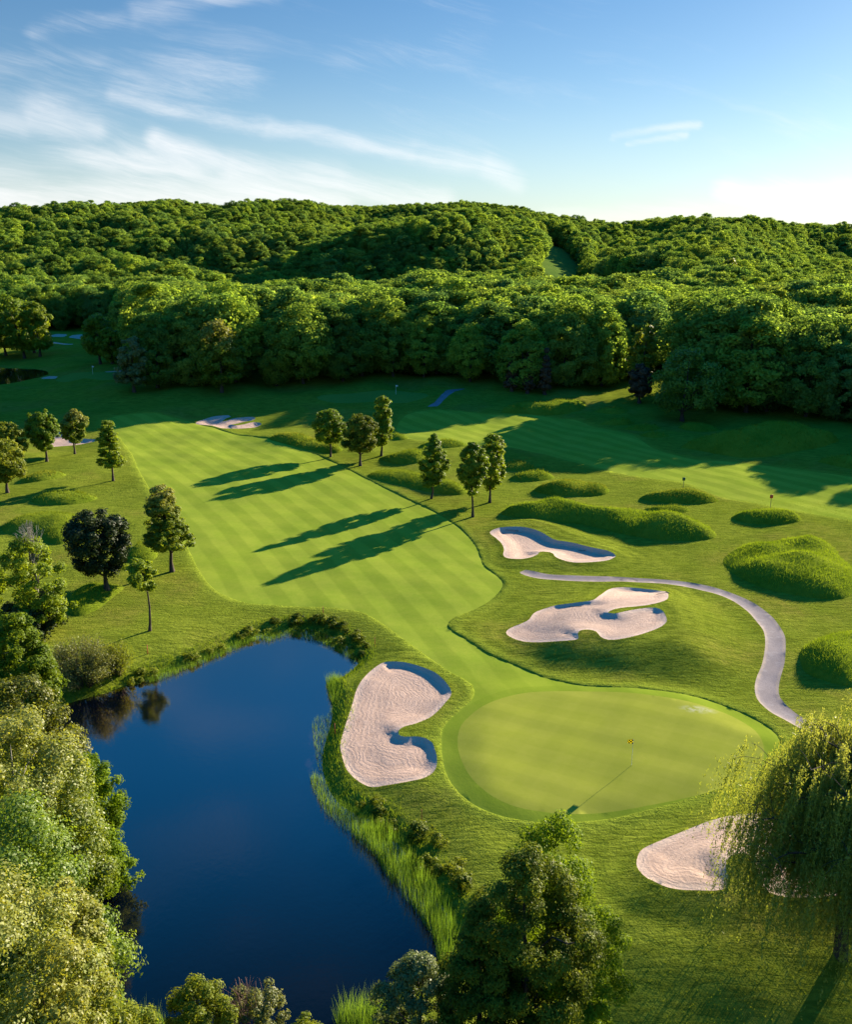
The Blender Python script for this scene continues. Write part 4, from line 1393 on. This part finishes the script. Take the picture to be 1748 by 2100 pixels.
link('twigs', mesh_np('twigs', Vt, Ft), bark_mat('reddish_twigs', (.10, .06, .05), (.2, .12, .10)), root)


# ---- weeping willow at the right
def willow(top, H, R, label, seed):
    r_ = np.random.default_rng(seed)
    x, y = at_z(top[0], top[1], H)
    for _ in range(3):
        z0 = hz(x, y); x, y = at_z(top[0], top[1], z0 + H)
    root = tag(link('willow_tree', None, loc=(x, y, z0)), label, 'tree')
    paths = []
    P0 = np.array([[0, 0, -.3], [0, 0, .2], [-.15, .1, H * .2], [.1, 0, H * .4], [0, .1, H * .6], [-.2, 0, H * .85]])
    paths.append((P0, np.array([.5, .42, .33, .26, .17, .05])))
    ends = []
    nl = 46
    for i in range(nl):
        a = i * 2.399 + r_.uniform(-.3, .3)
        t = (i + .5) / nl
        zz = H * (.42 + .55 * t)
        rr_ = R * math.sqrt(max(.06, 1 - ((t - .12) / .95) ** 2)) * r_.uniform(.72, 1.02)
        b = np.array([math.cos(a) * rr_, math.sin(a) * rr_, zz])
        zs = H * (.25 + .5 * t)
        s0 = np.array([np.interp(zs, P0[:, 2], P0[:, 0]), np.interp(zs, P0[:, 2], P0[:, 1]), zs])
        P, Rr = limb(s0, b, .11 * (1 - t) + .05, .02, .13, 8, r_, .025)
        paths.append((P, Rr))
        for k in range(2, 8):
            ends.append(P[k])
            for _ in range(2):
                e2 = P[k] + r_.normal(0, 1, 3) * np.array([.9, .9, .3])
                paths.append(limb(P[k], e2, .02, .008, .15, 4, r_))
                ends.append(e2)
    ends = np.array(ends)
    Vt, Ft = tubes(paths, 5)
    link('trunk', mesh_np('trunk', Vt, Ft, smooth=True), M['bark'], root)
    # hanging strands of narrow leaves
    ns = 9000
    e = ends[r_.integers(0, len(ends), ns)] + r_.normal(0, .3, (ns, 3)) * np.array([1, 1, .5])
    out_ = np.hypot(e[:, 0], e[:, 1]) / R
    L = r_.uniform(.8, 3.4, ns) * (.6 + 1.15 * out_)
    L = np.minimum(L, np.maximum(e[:, 2] - .8, .3))
    per = 46
    tt = r_.uniform(0, 1, (ns, per))
    dirx = e[:, :1] / R * .22 + r_.normal(0, .05, (ns, 1))
    diry = e[:, 1:2] / R * .22 + r_.normal(0, .05, (ns, 1))
    X = e[:, :1] + dirx * np.sqrt(tt) * L[:, None] + r_.normal(0, .045, (ns, per))
    Y = e[:, 1:2] + diry * np.sqrt(tt) * L[:, None] + r_.normal(0, .045, (ns, per))
    Zz = e[:, 2:3] + .10 - tt * L[:, None]
    P = np.stack([X, Y, Zz], -1).reshape(-1, 3)
    n = len(P)
    # long axis hanging
    a = r_.normal(0, .45, (n, 3)) + np.array([0, 0, -1]); a /= np.linalg.norm(a, axis=1)[:, None]
    b = np.cross(a, r_.normal(0, 1, (n, 3))); b /= np.linalg.norm(b, axis=1)[:, None]
    s = r_.uniform(.11, .24, n)[:, None]
    V = np.empty((n, 4, 3)); V[:, 0] = P - a * s * .5; V[:, 1] = P + b * s * .13; V[:, 2] = P + a * s * .5; V[:, 3] = P - b * s * .13
    tint = np.repeat(np.clip(np.repeat(r_.uniform(0, 1, ns), per) * .7 + r_.uniform(0, .3, n), 0, 1), 4)
    topk = np.repeat(ss(P[:, 2] / H, .75, 1.0) * .6, 4)
    link('crown', mesh_np('crown', V.reshape(-1, 3), np.arange(n * 4).reshape(n, 4), {'tint': tint, 'top': topk}), WIL, root)


willow((1800, 1488), 14.2, 6.0, 'large weeping willow at the lower right in front of the cart path and bunker', 61)


# ---- reeds, bank grass, bank shrubs
def wuv(uv, step=.6):
    return resample([at_z(U, V, WATER_Z) for U, V in uv], step)


rv, rf, rt = [], [], []


def add_blades(B):
    n0 = sum(len(v) for v in rv)
    rv.append(B[0]); rf.append(B[1] + n0); rt.append(B[2])


R2 = wuv([(636, 1598), (664, 1600), (692, 1645), (740, 1672), (800, 1712), (850, 1775), (890, 1832), (930, 1900), (935, 1960), (905, 1985), (885, 1925), (848, 1868), (800, 1812),
          (762, 1752), (700, 1700), (662, 1660)])
q = scatter(R2, 210, 201)
f_ = .5 + .5 * np.sin(q[:, 0] * 1.3 + q[:, 1]) * np.sin(q[:, 1] * .9)
q = q[(np.random.default_rng(3).uniform(0, 1, len(q)) < .35 + .65 * f_)]
hh = np.where(q[:, 1] > 52, .75, 1.35)
add_blades(blades(q[q[:, 1] > 53], .75, .022, .3, zfix=WATER_Z, seed=1))
add_blades(blades(q[q[:, 1] <= 53], 1.45, .026, .2, zfix=WATER_Z, seed=2))
for i, (uv, dn, hh_) in enumerate([([(536, 1306), (575, 1292), (620, 1290), (672, 1302), (722, 1336), (728, 1362), (700, 1342), (650, 1318), (590, 1306), (548, 1318)], 80, .55),
                                   ([(300, 1388), (400, 1354), (470, 1324), (520, 1304), (540, 1308), (500, 1326), (440, 1352), (360, 1384), (310, 1402)], 75, .6),
                                   ([(670, 1396), (696, 1392), (700, 1425), (684, 1450), (674, 1425)], 110, .9),
                                   ([(640, 1480), (672, 1470), (684, 1440), (690, 1470), (672, 1560), (668, 1600), (655, 1590)], 30, .5),
                                   ([(690, 2120), (700, 2075), (760, 2062), (800, 2060), (810, 2110), (760, 2130)], 90, 1.5),
                                   ([(270, 2090), (300, 2085), (345, 2110), (300, 2130)], 60, 1.2)]):
    add_blades(blades(scatter(wuv(uv), dn * 1.8, 300 + i), hh_, .024, .28, zfix=WATER_Z, seed=40 + i))
M['reed'] = leaf_mat('reed_blades', (.075, .165, .015), (.20, .33, .035), trans=.35, gloss=.2)
tag(link('reeds', mesh_np('reeds', np.concatenate(rv), np.concatenate(rf), {'tint': np.concatenate(rt)}), M['reed']),
    'green reeds and cattails standing in the shallow pond margin', 'reeds', kind='stuff')
band = offset(POND, 1.9)
q = scatter(band, 55, 401)
q = q[~inside(q, POND)]
u_, v_ = 874 + FOC * q[:, 0] / (q[:, 1] * math.cos(PITCH) + (CAM_H + .8) * math.sin(PITCH)), q[:, 1]
dk, _ = pdist(q, POND)
q = q[np.random.default_rng(5).uniform(0, 1, len(q)) < 1.1 - dk / 2.0]
B = blades(q, .42, .045, .6, seed=9)
tag(link('bank_grass', mesh_np('bank_grass', B[0], B[1], {'tint': B[2]}), M['tallbright']), 'uncut bright green grass fringe on the pond bank', 'grass', kind='stuff')

# rough-grass tufts give the unmown ground its nap close to the camera
NEARG = resample([(-30, 22), (34, 22), (60, 100), (62, 128), (20, 128), (-45, 118), (-45, 90)], 4)
q = scatter(NEARG, 26, 402)
for poly in [FAIR, GREEN, PATH, POND] + [BUNK[k] for k in ('mid', 'clover', 'pondside', 'willow')] + [MOUND[k][0] for k in ('long', 'big', 'edge')]:
    q = q[~inside(q, offset(poly, .12))]
fm = .5 + .5 * np.sin(q[:, 0] * .7 + 2 * np.sin(q[:, 1] * .33)) * np.sin(q[:, 1] * .8 + np.sin(q[:, 0] * .4))
q = q[np.random.default_rng(6).uniform(0, 1, len(q)) < .35 + .65 * fm]
lip = []
for k in ('mid', 'clover', 'pondside', 'willow', 'far_finger'):
    ql = scatter(offset(BUNK[k], .26), 70, 500)
    lip.append(ql[~inside(ql, BUNK[k])])
q = np.concatenate([q] + lip)
B = blades(q, .13, .045, .9, seed=10)
M['short'] = leaf_mat('rough_grass_blades', (.110, .165, .012), (.215, .26, .024), trans=.3, gloss=.0)
tag(link('rough_grass', mesh_np('rough_grass', B[0], B[1], {'tint': B[2]}), M['short']), 'short unmown grass around the fairway, bunkers and pond', 'grass', kind='stuff')

r_ = np.random.default_rng(90)
sh = [(592, 1281, 0), (612, 1277, 0), (633, 1276, 0), (655, 1280, 0), (675, 1286, 0), (693, 1292, 0), (708, 1300, 0), (722, 1309, 0), (735, 1318, 0), (745, 1328, 0), (750, 1340, 0),
      (565, 1287, 0), (505, 1309, 1), (525, 1300, 1), (545, 1293, 1), (488, 1315, 1), (430, 1341, 1), (445, 1335, 1), (395, 1352, 1), (290, 1392, 1), (270, 1400, 1), (310, 1385, 1),
      (700, 1318, 1), (720, 1332, 1), (735, 1346, 1), (650, 1292, 1),
      (740, 1648, 1), (760, 1655, 1), (775, 1664, 0), (790, 1682, 0), (812, 1697, 0), (838, 1722, 0), (858, 1742, 0), (880, 1775, 0), (905, 1785, 0), (925, 1798, 1), (945, 1815, 1),
      (960, 1822, 0), (975, 1838, 1), (890, 1760, 1), (868, 1730, 1), (985, 1860, 0)]
where = {0: 'dark', 1: 'yellow-green'}
protos = {}
for kk in (0, 1):
    for v in range(3):
        V, F, ti, to, cc = crown_mesh(np.random.default_rng(600 + v + 10 * kk), 1.0, .05, .62, 'dome', nclump=26, ncard=1300, leaf=.12, ck=.34, uneven=.35)
        protos[kk, v] = mesh_np('shrub', V, F, {'tint': ti, 'top': to})
        protos[kk, v].materials.append(MIXED if kk == 0 else YEL)
for i, (U, V, kk) in enumerate(sh):
    x, y = gp(U, V)
    x += r_.normal(0, .35); y += r_.normal(0, .35)
    o_ = link('bank_shrub', protos[kk, i % 3], loc=(x, y, hz(x, y) - .12))
    s_ = r_.uniform(.55, 1.4) * (1.0 if kk == 0 else .85)
    o_.scale = (s_ * 1.15, s_ * 1.15, s_ * .95)
    o_.rotation_euler[2] = r_.uniform(0, 6.28)
    side = 'head' if U < 760 and V < 1360 else 'right bank'
    if U < 520: side = 'upper left bank'
    tag(o_, where[kk] + ' low leafy shrub on the ' + side + ' of the pond', 'shrub', where[kk] + ' shrubs on the ' + side + ' of the pond')

# ------------------------------------------------------------------ woods
EU = np.array([-900, 250, 262, 300, 400, 550, 700, 800, 900, 1000, 1100, 1200, 1290, 1310, 1335, 1400, 1500, 1600, 1748, 1900, 2300], float)
EV = [None, None, 803, 806, 806, 802, 792, 784, 787, 800, 808, 810, 816, 835, 862, 873, 870, 867, 874, 880, 900]
ED = []
for U, V in zip(EU, EV):
    ED.append(402.0 if V is None else float(np.hypot(*gp(min(U, 1748), V))))
ED = np.array(ED)
EU2 = np.array([ucol(*gp(min(U, 1748), V)) if V else U for U, V in zip(EU, EV)]) + np.where(EU > 1748, EU - 1748, 0)


def wooded(x, y):
    u = ucol(x, y); D = np.hypot(x, y)
    ok = (D > np.interp(u, EU2, ED) + 2.5) & (y > 20)
    ok &= ~((u < 262) & (D < 404))
    lim = np.interp(u, [1090, 1105, 1170, 1262], [440, 735, 725, 470])
    ok &= ~((u > 1098) & (u < 1262) & (D > 405) & (D < lim))
    ok &= ~((u > 1240) & (D > 432) & (D < 505) & ~((u > 1390) & (u < 1500)))
    # open ride through the woods, running away from the far fairway
    cc_ = x * .719 - y * .695
    ok &= ~((cc_ > -126) & (cc_ < -105) & (x > 38) & (y < 292))
    ok &= ~((np.abs(u - 521) < 14) & (D < np.interp(u, EU2, ED) + 28))
    ok &= ~((u > 1322) & (u < 1490) & (D < np.interp(u, EU2, ED) + 15))
    return ok


FOR0 = [(.090, .165, .036), (.250, .350, .065)]
RND = [(.58, .68, .7), (1.0, 1.02, .8), (1.25, 1.2, .95), (.68, .85, .85), (1.5, 1.42, .95), (.85, .98, 1.25), (1.1, 1.1, 1.05), (1.3, 1.18, 1.0)]
FORM = leaf_mat('woodland_leaves', *FOR0, trans=.56, gloss=.0, rnd=RND)
fp = []
styles = ['dome', 'dome', 'ovoid', 'dome', 'ovoid', 'dome', 'dome', 'ovoid']
for v in range(8):
    r2 = np.random.default_rng(700 + v)
    V, F, ti, to, cc = crown_mesh(r2, 20, .8 if v % 2 else 1.6, 6.6 + .6 * (v % 3), styles[v], nclump=200, ncard=15000, leaf=.62, ck=.19, uneven=.10, fill=.22, envn=.55)
    mc = mesh_np('crown', V, F, {'tint': ti}); mc.materials.append(FORM)
    Vt, Ft = trunk_mesh(r2, 20, 4, 5, cc, .3, 8)
    mt_ = mesh_np('trunk', Vt, Ft, smooth=True); mt_.materials.append(M['bark'])
    fp.append((mc, mt_))


def pts_grid(s, dmin, dmax, amax, seed):
    r2 = np.random.default_rng(seed)
    gx, gy = np.meshgrid(np.arange(-dmax * .75, dmax * .85, s), np.arange(0, dmax, s * .88))
    gx = gx + (np.arange(gx.shape[0]) % 2)[:, None] * s / 2
    q = np.stack([gx.ravel(), gy.ravel()], 1) + r2.normal(0, s * .2, (gx.size, 2))
    D = np.hypot(*q.T)
    a = np.arctan2(q[:, 0], q[:, 1])
    q = q[(D > dmin) & (D < dmax) & (a > -.50) & (a < amax)]
    return q[wooded(q[:, 0], q[:, 1])]


qa = pts_grid(8.0, 150, 432, .62, 21)
qb = pts_grid(10.5, 432, 1230, .56, 22)
r2 = np.random.default_rng(23)
Da = np.hypot(*qa.T)
edge = Da - np.interp(ucol(qa[:, 0], qa[:, 1]), EU2, ED)
ua = ucol(qa[:, 0], qa[:, 1])
ha = np.clip(19.6 + 3.0 * np.sin(qa[:, 0] * .06 + 1) * np.sin(qa[:, 1] * .05) + r2.normal(0, 1.2, len(qa)), 15, 26)
ha = np.where(ua < 236, 17.5, ha)
ha = np.where(edge < 9, ha * .88, ha)
lowk = (ua > 1285) & (ua < 1480) & (edge < 28)
ha = np.where(lowk, ha * .62, ha)
inview = (ua > 150) & (ua < 1790)
score = Da + np.where(inview, 0, 4000) + np.where(edge > 22, 60, 0)
order = np.argsort(score)
chosen = order[:262]


def wood_label(u, e):
    a = ('leftmost block of the woods, facing the far fairway' if u < 520 else 'dark middle of the woods behind the fairway' if u < 1040 else
         'right-centre woods above the far fairway' if u < 1300 else 'right-hand woods above the shaded mounds')
    b = 'edge of the ' if e < 9 else 'depth of the '
    return b + a


def forest_tree(x, y, H, v, rot, label, group, sx=1.0, mats=None, name='woodland_tree'):
    root = tag(link(name, None, loc=(x, y, hz(x, y) - .2)), label, 'tree', group)
    s = H / 20
    root.scale = (s * sx, s * sx, s)
    root.rotation_euler[2] = rot
    c_ = link('crown', fp[v][0], None, root)
    if mats:
        c_.material_slots[0].link = 'OBJECT'; c_.material_slots[0].material = mats
    link('trunk', fp[v][1], None, root)
    return root


for i in chosen:
    e_ = edge[i]
    w_ = wood_label(ua[i], e_)
    forest_tree(*qa[i], ha[i], int(r2.integers(0, 8)), r2.uniform(0, 6.28), 'broadleaf tree in the ' + w_, 'woodland trees in the ' + w_, r2.uniform(.9, 1.35) * (1.15 if lowk[i] else 1))
# special trees of the woods' edge
CONI = leaf_mat('dull_red_larch_needles', (.060, .042, .022), (.100, .068, .036), trans=.2, gloss=.1)
LIME = leaf_mat('lime_edge_leaves', (.08, .15, .02), (.17, .27, .035), trans=.45, gloss=.15)
for i, (b, tv, l, r__, lab, mt_, st) in enumerate([
    ((1400, 862), 706, 1335, 1480, 'bright lime tree standing out at the left end of the right-hand woods', LIME, 'dome'),
    ((1308, 812), 665, 1290, 1345, 'slim pale yellow-green tree in the gap between the two woods', YEL, 'ovoid'),
    ((1312, 828), 745, 1288, 1335, 'dark purple-leaved bush at the corner of the right-hand woods', CONI, 'dome'),
    ((455, 806), 655, 400, 505, 'golden-topped round tree at the right of the leftmost wood block', AMBER, 'dome'),
    ((275, 806), 690, 246, 310, 'grey-green feathery tree at the left end of the woods', GREY, 'dome'),
    ((1050, 806), 715, 1035, 1068, 'dull reddish conifer, left of three at the dark wood edge', CONI, 'cone'),
    ((1082, 808), 708, 1066, 1100, 'dull reddish conifer, middle of three at the dark wood edge', CONI, 'cone'),
    ((1118, 809), 712, 1100, 1136, 'dull reddish conifer, right of three at the dark wood edge', CONI, 'cone'),
    ((206, 745), 642, 168, 242, 'lone round dark tree before the distant bunkers', GRN, 'dome'),
    ((231, 749), 672, 205, 254, 'lower tree touching the right side of the lone round tree', GRN, 'round'),
    ((50, 735), 598, -10, 72, 'largest of the tree clump by the far pond, in its middle', GRN, 'dome'),
    ((82, 733), 618, 45, 110, 'right end tree of the clump by the far pond', GRN2, 'dome'),
    ((12, 731), 612, -40, 40, 'tree of the far pond clump cut by the left edge', GRN, 'dome'),
    ((70, 724), 608, 30, 95, 'rear tree of the clump by the far pond', GRN, 'dome'),
    ((-25, 738), 600, -70, 10, 'tree at the left outside end of the far pond clump', GRN, 'dome'),
    ((1497, 600), 530, 1470, 1515, 'pale green tree clump end in the far right valley', YEL, 'dome')]):
    tree_at(b, tv, l, r__, b[1] - 8 if st != 'dome' else b[1] - 14, name='edge_tree', label=lab, mat=mt_, seed=800 + i, r0=.35, style=st, nclump=80, ncard=9000, leaf=.55 if b[1] > 780 else .7, ck=.25)

# the rest of the woods reads as one mass
rest = np.setdiff1d(np.arange(len(qa)), chosen)
xb = np.concatenate([qa[rest], qb])
hb = np.concatenate([ha[rest], np.clip(18 + r2.normal(0, 1.3, len(qb)), 13, 23)])
ub = ucol(xb[:, 0], xb[:, 1])
zb_ = height(xb[:, 0], xb[:, 1]) - .3
me = bpy.data.meshes.new('distant_forest')
me.vertices.add(len(xb))
me.vertices.foreach_set('co', np.column_stack([xb, zb_]).astype(np.float32).ravel())
for an, ty, av in (('sc', 'FLOAT', hb / 20), ('rt', 'FLOAT', r2.uniform(0, 6.28, len(xb))), ('sw', 'FLOAT', hb / 20 * r2.uniform(.85, 1.5, len(xb))), ('vr', 'INT', r2.integers(0, 8, len(xb)))):
    a_ = me.attributes.new(an, ty, 'POINT')
    a_.data.foreach_set('value', av.astype(np.float32) if ty == 'FLOAT' else av.astype(np.int32))
me.update()
pc = bpy.data.collections.new('forest_kinds')
for v, (mc, mt_) in enumerate(fp):
    n_ = len(mc.vertices)
    co = np.empty(n_ * 3, np.float32); mc.vertices.foreach_get('co', co)
    ti = np.empty(n_, np.float32); mc.attributes['tint'].data.foreach_get('value', ti)
    m2 = mesh_np('forest_crown', co.reshape(-1, 3), np.arange(n_).reshape(-1, 4), {'tint': ti})
    m2.materials.append(FORM)
    po = bpy.data.objects.new('forest_crown_%d' % v, m2)
    pc.objects.link(po)
gn = bpy.data.node_groups.new('forest_scatter', 'GeometryNodeTree')
gn.interface.new_socket('Geometry', in_out='INPUT', socket_type='NodeSocketGeometry')
gn.interface.new_socket('Geometry', in_out='OUTPUT', socket_type='NodeSocketGeometry')
gg = G(gn)
gi, go = gg.node('NodeGroupInput'), gg.node('NodeGroupOutput')
iop = gg.node('GeometryNodeInstanceOnPoints')
ci = gg.node('GeometryNodeCollectionInfo')
ci.inputs['Collection'].default_value = pc
ci.inputs['Separate Children'].default_value = True
ci.inputs['Reset Children'].default_value = True


def nattr(nm, ty):
    n = gg.node('GeometryNodeInputNamedAttribute', data_type=ty)
    n.inputs[0].default_value = nm
    return n.outputs[0]


gg.l.new(gi.outputs[0], iop.inputs['Points'])
gg.l.new(ci.outputs[0], iop.inputs['Instance'])
iop.inputs['Pick Instance'].default_value = True
gg.l.new(nattr('vr', 'INT'), iop.inputs['Instance Index'])
cx = gg.node('ShaderNodeCombineXYZ'); gg.l.new(nattr('rt', 'FLOAT'), cx.inputs[2])
gg.l.new(cx.outputs[0], iop.inputs['Rotation'])
cs = gg.node('ShaderNodeCombineXYZ')
for i_ in (0, 1): gg.l.new(nattr('sw', 'FLOAT'), cs.inputs[i_])
gg.l.new(nattr('sc', 'FLOAT'), cs.inputs[2])
gg.l.new(cs.outputs[0], iop.inputs['Scale'])
gg.l.new(iop.outputs[0], go.inputs[0])
fo = tag(link('distant_forest', me), 'continuous green broadleaf forest covering the hills behind the golf course', 'forest', kind='stuff')
md = fo.modifiers.new('scatter', 'NODES'); md.node_group = gn
print('forest', len(chosen), len(xb))


# ------------------------------------------------------------------ small things
def cyl_path(P, r, sides=8):
    return tubes([(np.array(P, float), np.full(len(P), r))], sides)


wht = plain('white_flagpole_paint', (.75, .75, .70), .4)
x, y = gp(1296, 1570)
z = hz(x, y)
root = tag(link('golf_flagstick', None, loc=(x, y, z)), 'golf flag on a thin pole in the green with yellow and black checks', 'flag')
V, F = cyl_path([(0, 0, -.1), (0, 0, 1.0), (0, 0, 2.16)], .013)
link('pole', mesh_np('pole', V, F, smooth=True), wht, root)
# cloth swinging towards the camera's left with a fold
nx, nz = 14, 10
gxs, gzs = np.meshgrid(np.linspace(0, 1, nx), np.linspace(0, 1, nz))
fx = gxs * .42
fold = .05 * np.sin(gxs * 7 + gzs * 1.5) * gxs
dirf = np.array([-.93, .36])
hgt = .40
vz = 2.14 - (1 - gzs) * (hgt * (1 - .45 * gxs)) - .16 * gxs
Vf = np.stack([dirf[0] * fx + .78 * fold, dirf[1] * fx + .62 * fold, vz], -1).reshape(-1, 3)
i_, j_ = np.meshgrid(np.arange(nz - 1), np.arange(nx - 1), indexing='ij')
b0 = (i_ * nx + j_).ravel()
Ff = np.stack([b0, b0 + 1, b0 + nx + 1, b0 + nx], -1)
mf = mesh_np('flag', Vf, Ff, {'fu': gxs.ravel(), 'fv': gzs.ravel()}, smooth=True)
mt, g_, b_, o_ = new_mat('checked_flag_cloth')
au, av = g_.node('ShaderNodeAttribute', attribute_name='fu'), g_.node('ShaderNodeAttribute', attribute_name='fv')
cc_ = g_.node('ShaderNodeCombineXYZ'); g_.l.new(au.outputs['Fac'], cc_.inputs[0]); g_.l.new(g_.m('MULTIPLY', av.outputs['Fac'], .8), cc_.inputs[1])
ck_ = g_.node('ShaderNodeTexChecker'); ck_.inputs['Scale'].default_value = 4.0
g_.l.new(cc_.outputs[0], ck_.inputs['Vector'])
ck_.inputs[1].default_value = (.90, .78, .02, 1); ck_.inputs[2].default_value = (.01, .01, .01, 1)
g_.l.new(ck_.outputs[0], b_.inputs['Base Color'])
tr = g_.node('ShaderNodeBsdfTranslucent'); g_.l.new(ck_.outputs[0], tr.inputs[0])
mx = g_.node('ShaderNodeMixShader'); mx.inputs[0].default_value = .35
g_.l.new(b_.outputs[0], mx.inputs[1]); g_.l.new(tr.outputs[0], mx.inputs[2]); g_.l.new(mx.outputs[0], o_.inputs[0])
fl_ = link('flag', mf, mt, root)
sm = fl_.modifiers.new('thick', 'SOLIDIFY'); sm.thickness = .004
V, F = cyl_path([(0, 0, .003), (0, 0, .006)], .054, 12)
link('hole_cup', mesh_np('cup', V, F), plain('cup_white', (.6, .6, .58)), root)

for (U, V_), lab in (((812, 809), 'tiny flagstick on the shaded green at the foot of the middle woods'), ((190, 769), 'tiny flagstick on the distant green by the far pond')):
    x, y = gp(U, V_)
    root = tag(link('golf_flagstick', None, loc=(x, y, hz(x, y))), lab, 'flag', 'distant golf flags')
    V, F = cyl_path([(0, 0, 0), (0, 0, 1.1), (0, 0, 2.2)], .03)
    link('pole', mesh_np('pole', V, F), wht, root)
    V = np.array([[.0, 0, 1.75], [0, 0, 2.18], [.5, .05, 2.1], [.48, .02, 1.8]])
    ff = link('flag', mesh_np('flag', V, np.array([[0, 1, 2, 3]])), plain('pale_flag', (.6, .6, .5)), root)
    ff.modifiers.new('thick', 'SOLIDIFY').thickness = .02


def box(cx, cy, cz, sx_, sy_, sz_):
    v = np.array([(a, b, c) for a in (-.5, .5) for b in (-.5, .5) for c in (-.5, .5)]) * [sx_, sy_, sz_] + [cx, cy, cz]
    f = np.array([(0, 1, 3, 2), (4, 6, 7, 5), (0, 4, 5, 1), (2, 3, 7, 6), (0, 2, 6, 4), (1, 5, 7, 3)])
    return v, f


for (bu, bv, tv, c, lab) in ((1401, 1006, 984, (.02, .10, .05), 'marker stake with small dark green plate behind an oval grass mound'),
                             (1580, 1042, 1020, (.55, .07, .03), 'marker stake with small orange-red plate behind an oval grass mound')):
    x, y = gp(bu, bv + 8)
    z = hz(x, y)
    d_ = rayd(bu, tv)
    zt_ = CAM_H + d_[2] / d_[1] * y
    root = tag(link('marker_stake', None, loc=(x, y, z)), lab, 'marker', 'marker stakes by the grass mounds')
    V, F = cyl_path([(0, 0, -.2), (0, 0, 1), (0, 0, zt_ - z)], .035, 6)
    link('post', mesh_np('post', V, F), plain('stake_grey', (.12, .10, .08)), root)
    v, f = box(0, 0, zt_ - z + .12, .42, .06, .48)
    link('plate', mesh_np('plate', v, f), plain('plate_' + lab.split()[4], c), root)

red = plain('red_stake_paint', (.40, .05, .03))
for i, (U, V_, lab) in enumerate([(663, 1263, 'thin red hazard stake above the head of the pond'), (769, 1328, 'thin red hazard stake right of the dark bank shrubs'),
                                  (687, 1508, 'thin red hazard stake between the pond and the kidney bunker'), (865, 1687, 'thin red hazard stake on the grass right of the reeds'),
                                  (303, 1345, 'thin red hazard stake near the slender young tree')]):
    x, y = gp(U, V_)
    v, f = box(0, 0, .42, .05, .05, 1.0)
    tag(link('hazard_stake', mesh_np('stake', v, f), red, loc=(x, y, hz(x, y))), lab, 'stake', 'red hazard stakes')

blk = plain('rake_black', (.015, .015, .015))
for i, (U, V_, rz, lab) in enumerate([(1184, 1243, .1, 'dark bunker rake at the back lip of the branching bunker, left one'),
                                      (1358, 1219, .5, 'dark bunker rake in the upper right lobe of the branching bunker'),
                                      (1200, 1123, .2, 'dark bunker rake on the shaded right side of the butterfly bunker'),
                                      (1050, 1083, -.1, 'dark bunker rake at the top left of the butterfly bunker')]):
    x, y = gp(U, V_)
    root = tag(link('bunker_rake', None, loc=(x, y, hz(x, y) + .03)), lab, 'rake', 'bunker rakes')
    root.rotation_euler[2] = rz
    V, F = cyl_path([(-.8, 0, .1), (0, 0, .07), (.8, 0, .03)], .022, 6)
    link('handle', mesh_np('handle', V, F), blk, root)
    v, f = box(.8, 0, .03, .05, .6, .06)
    link('rake_head', mesh_np('rake_head', v, f), blk, root)
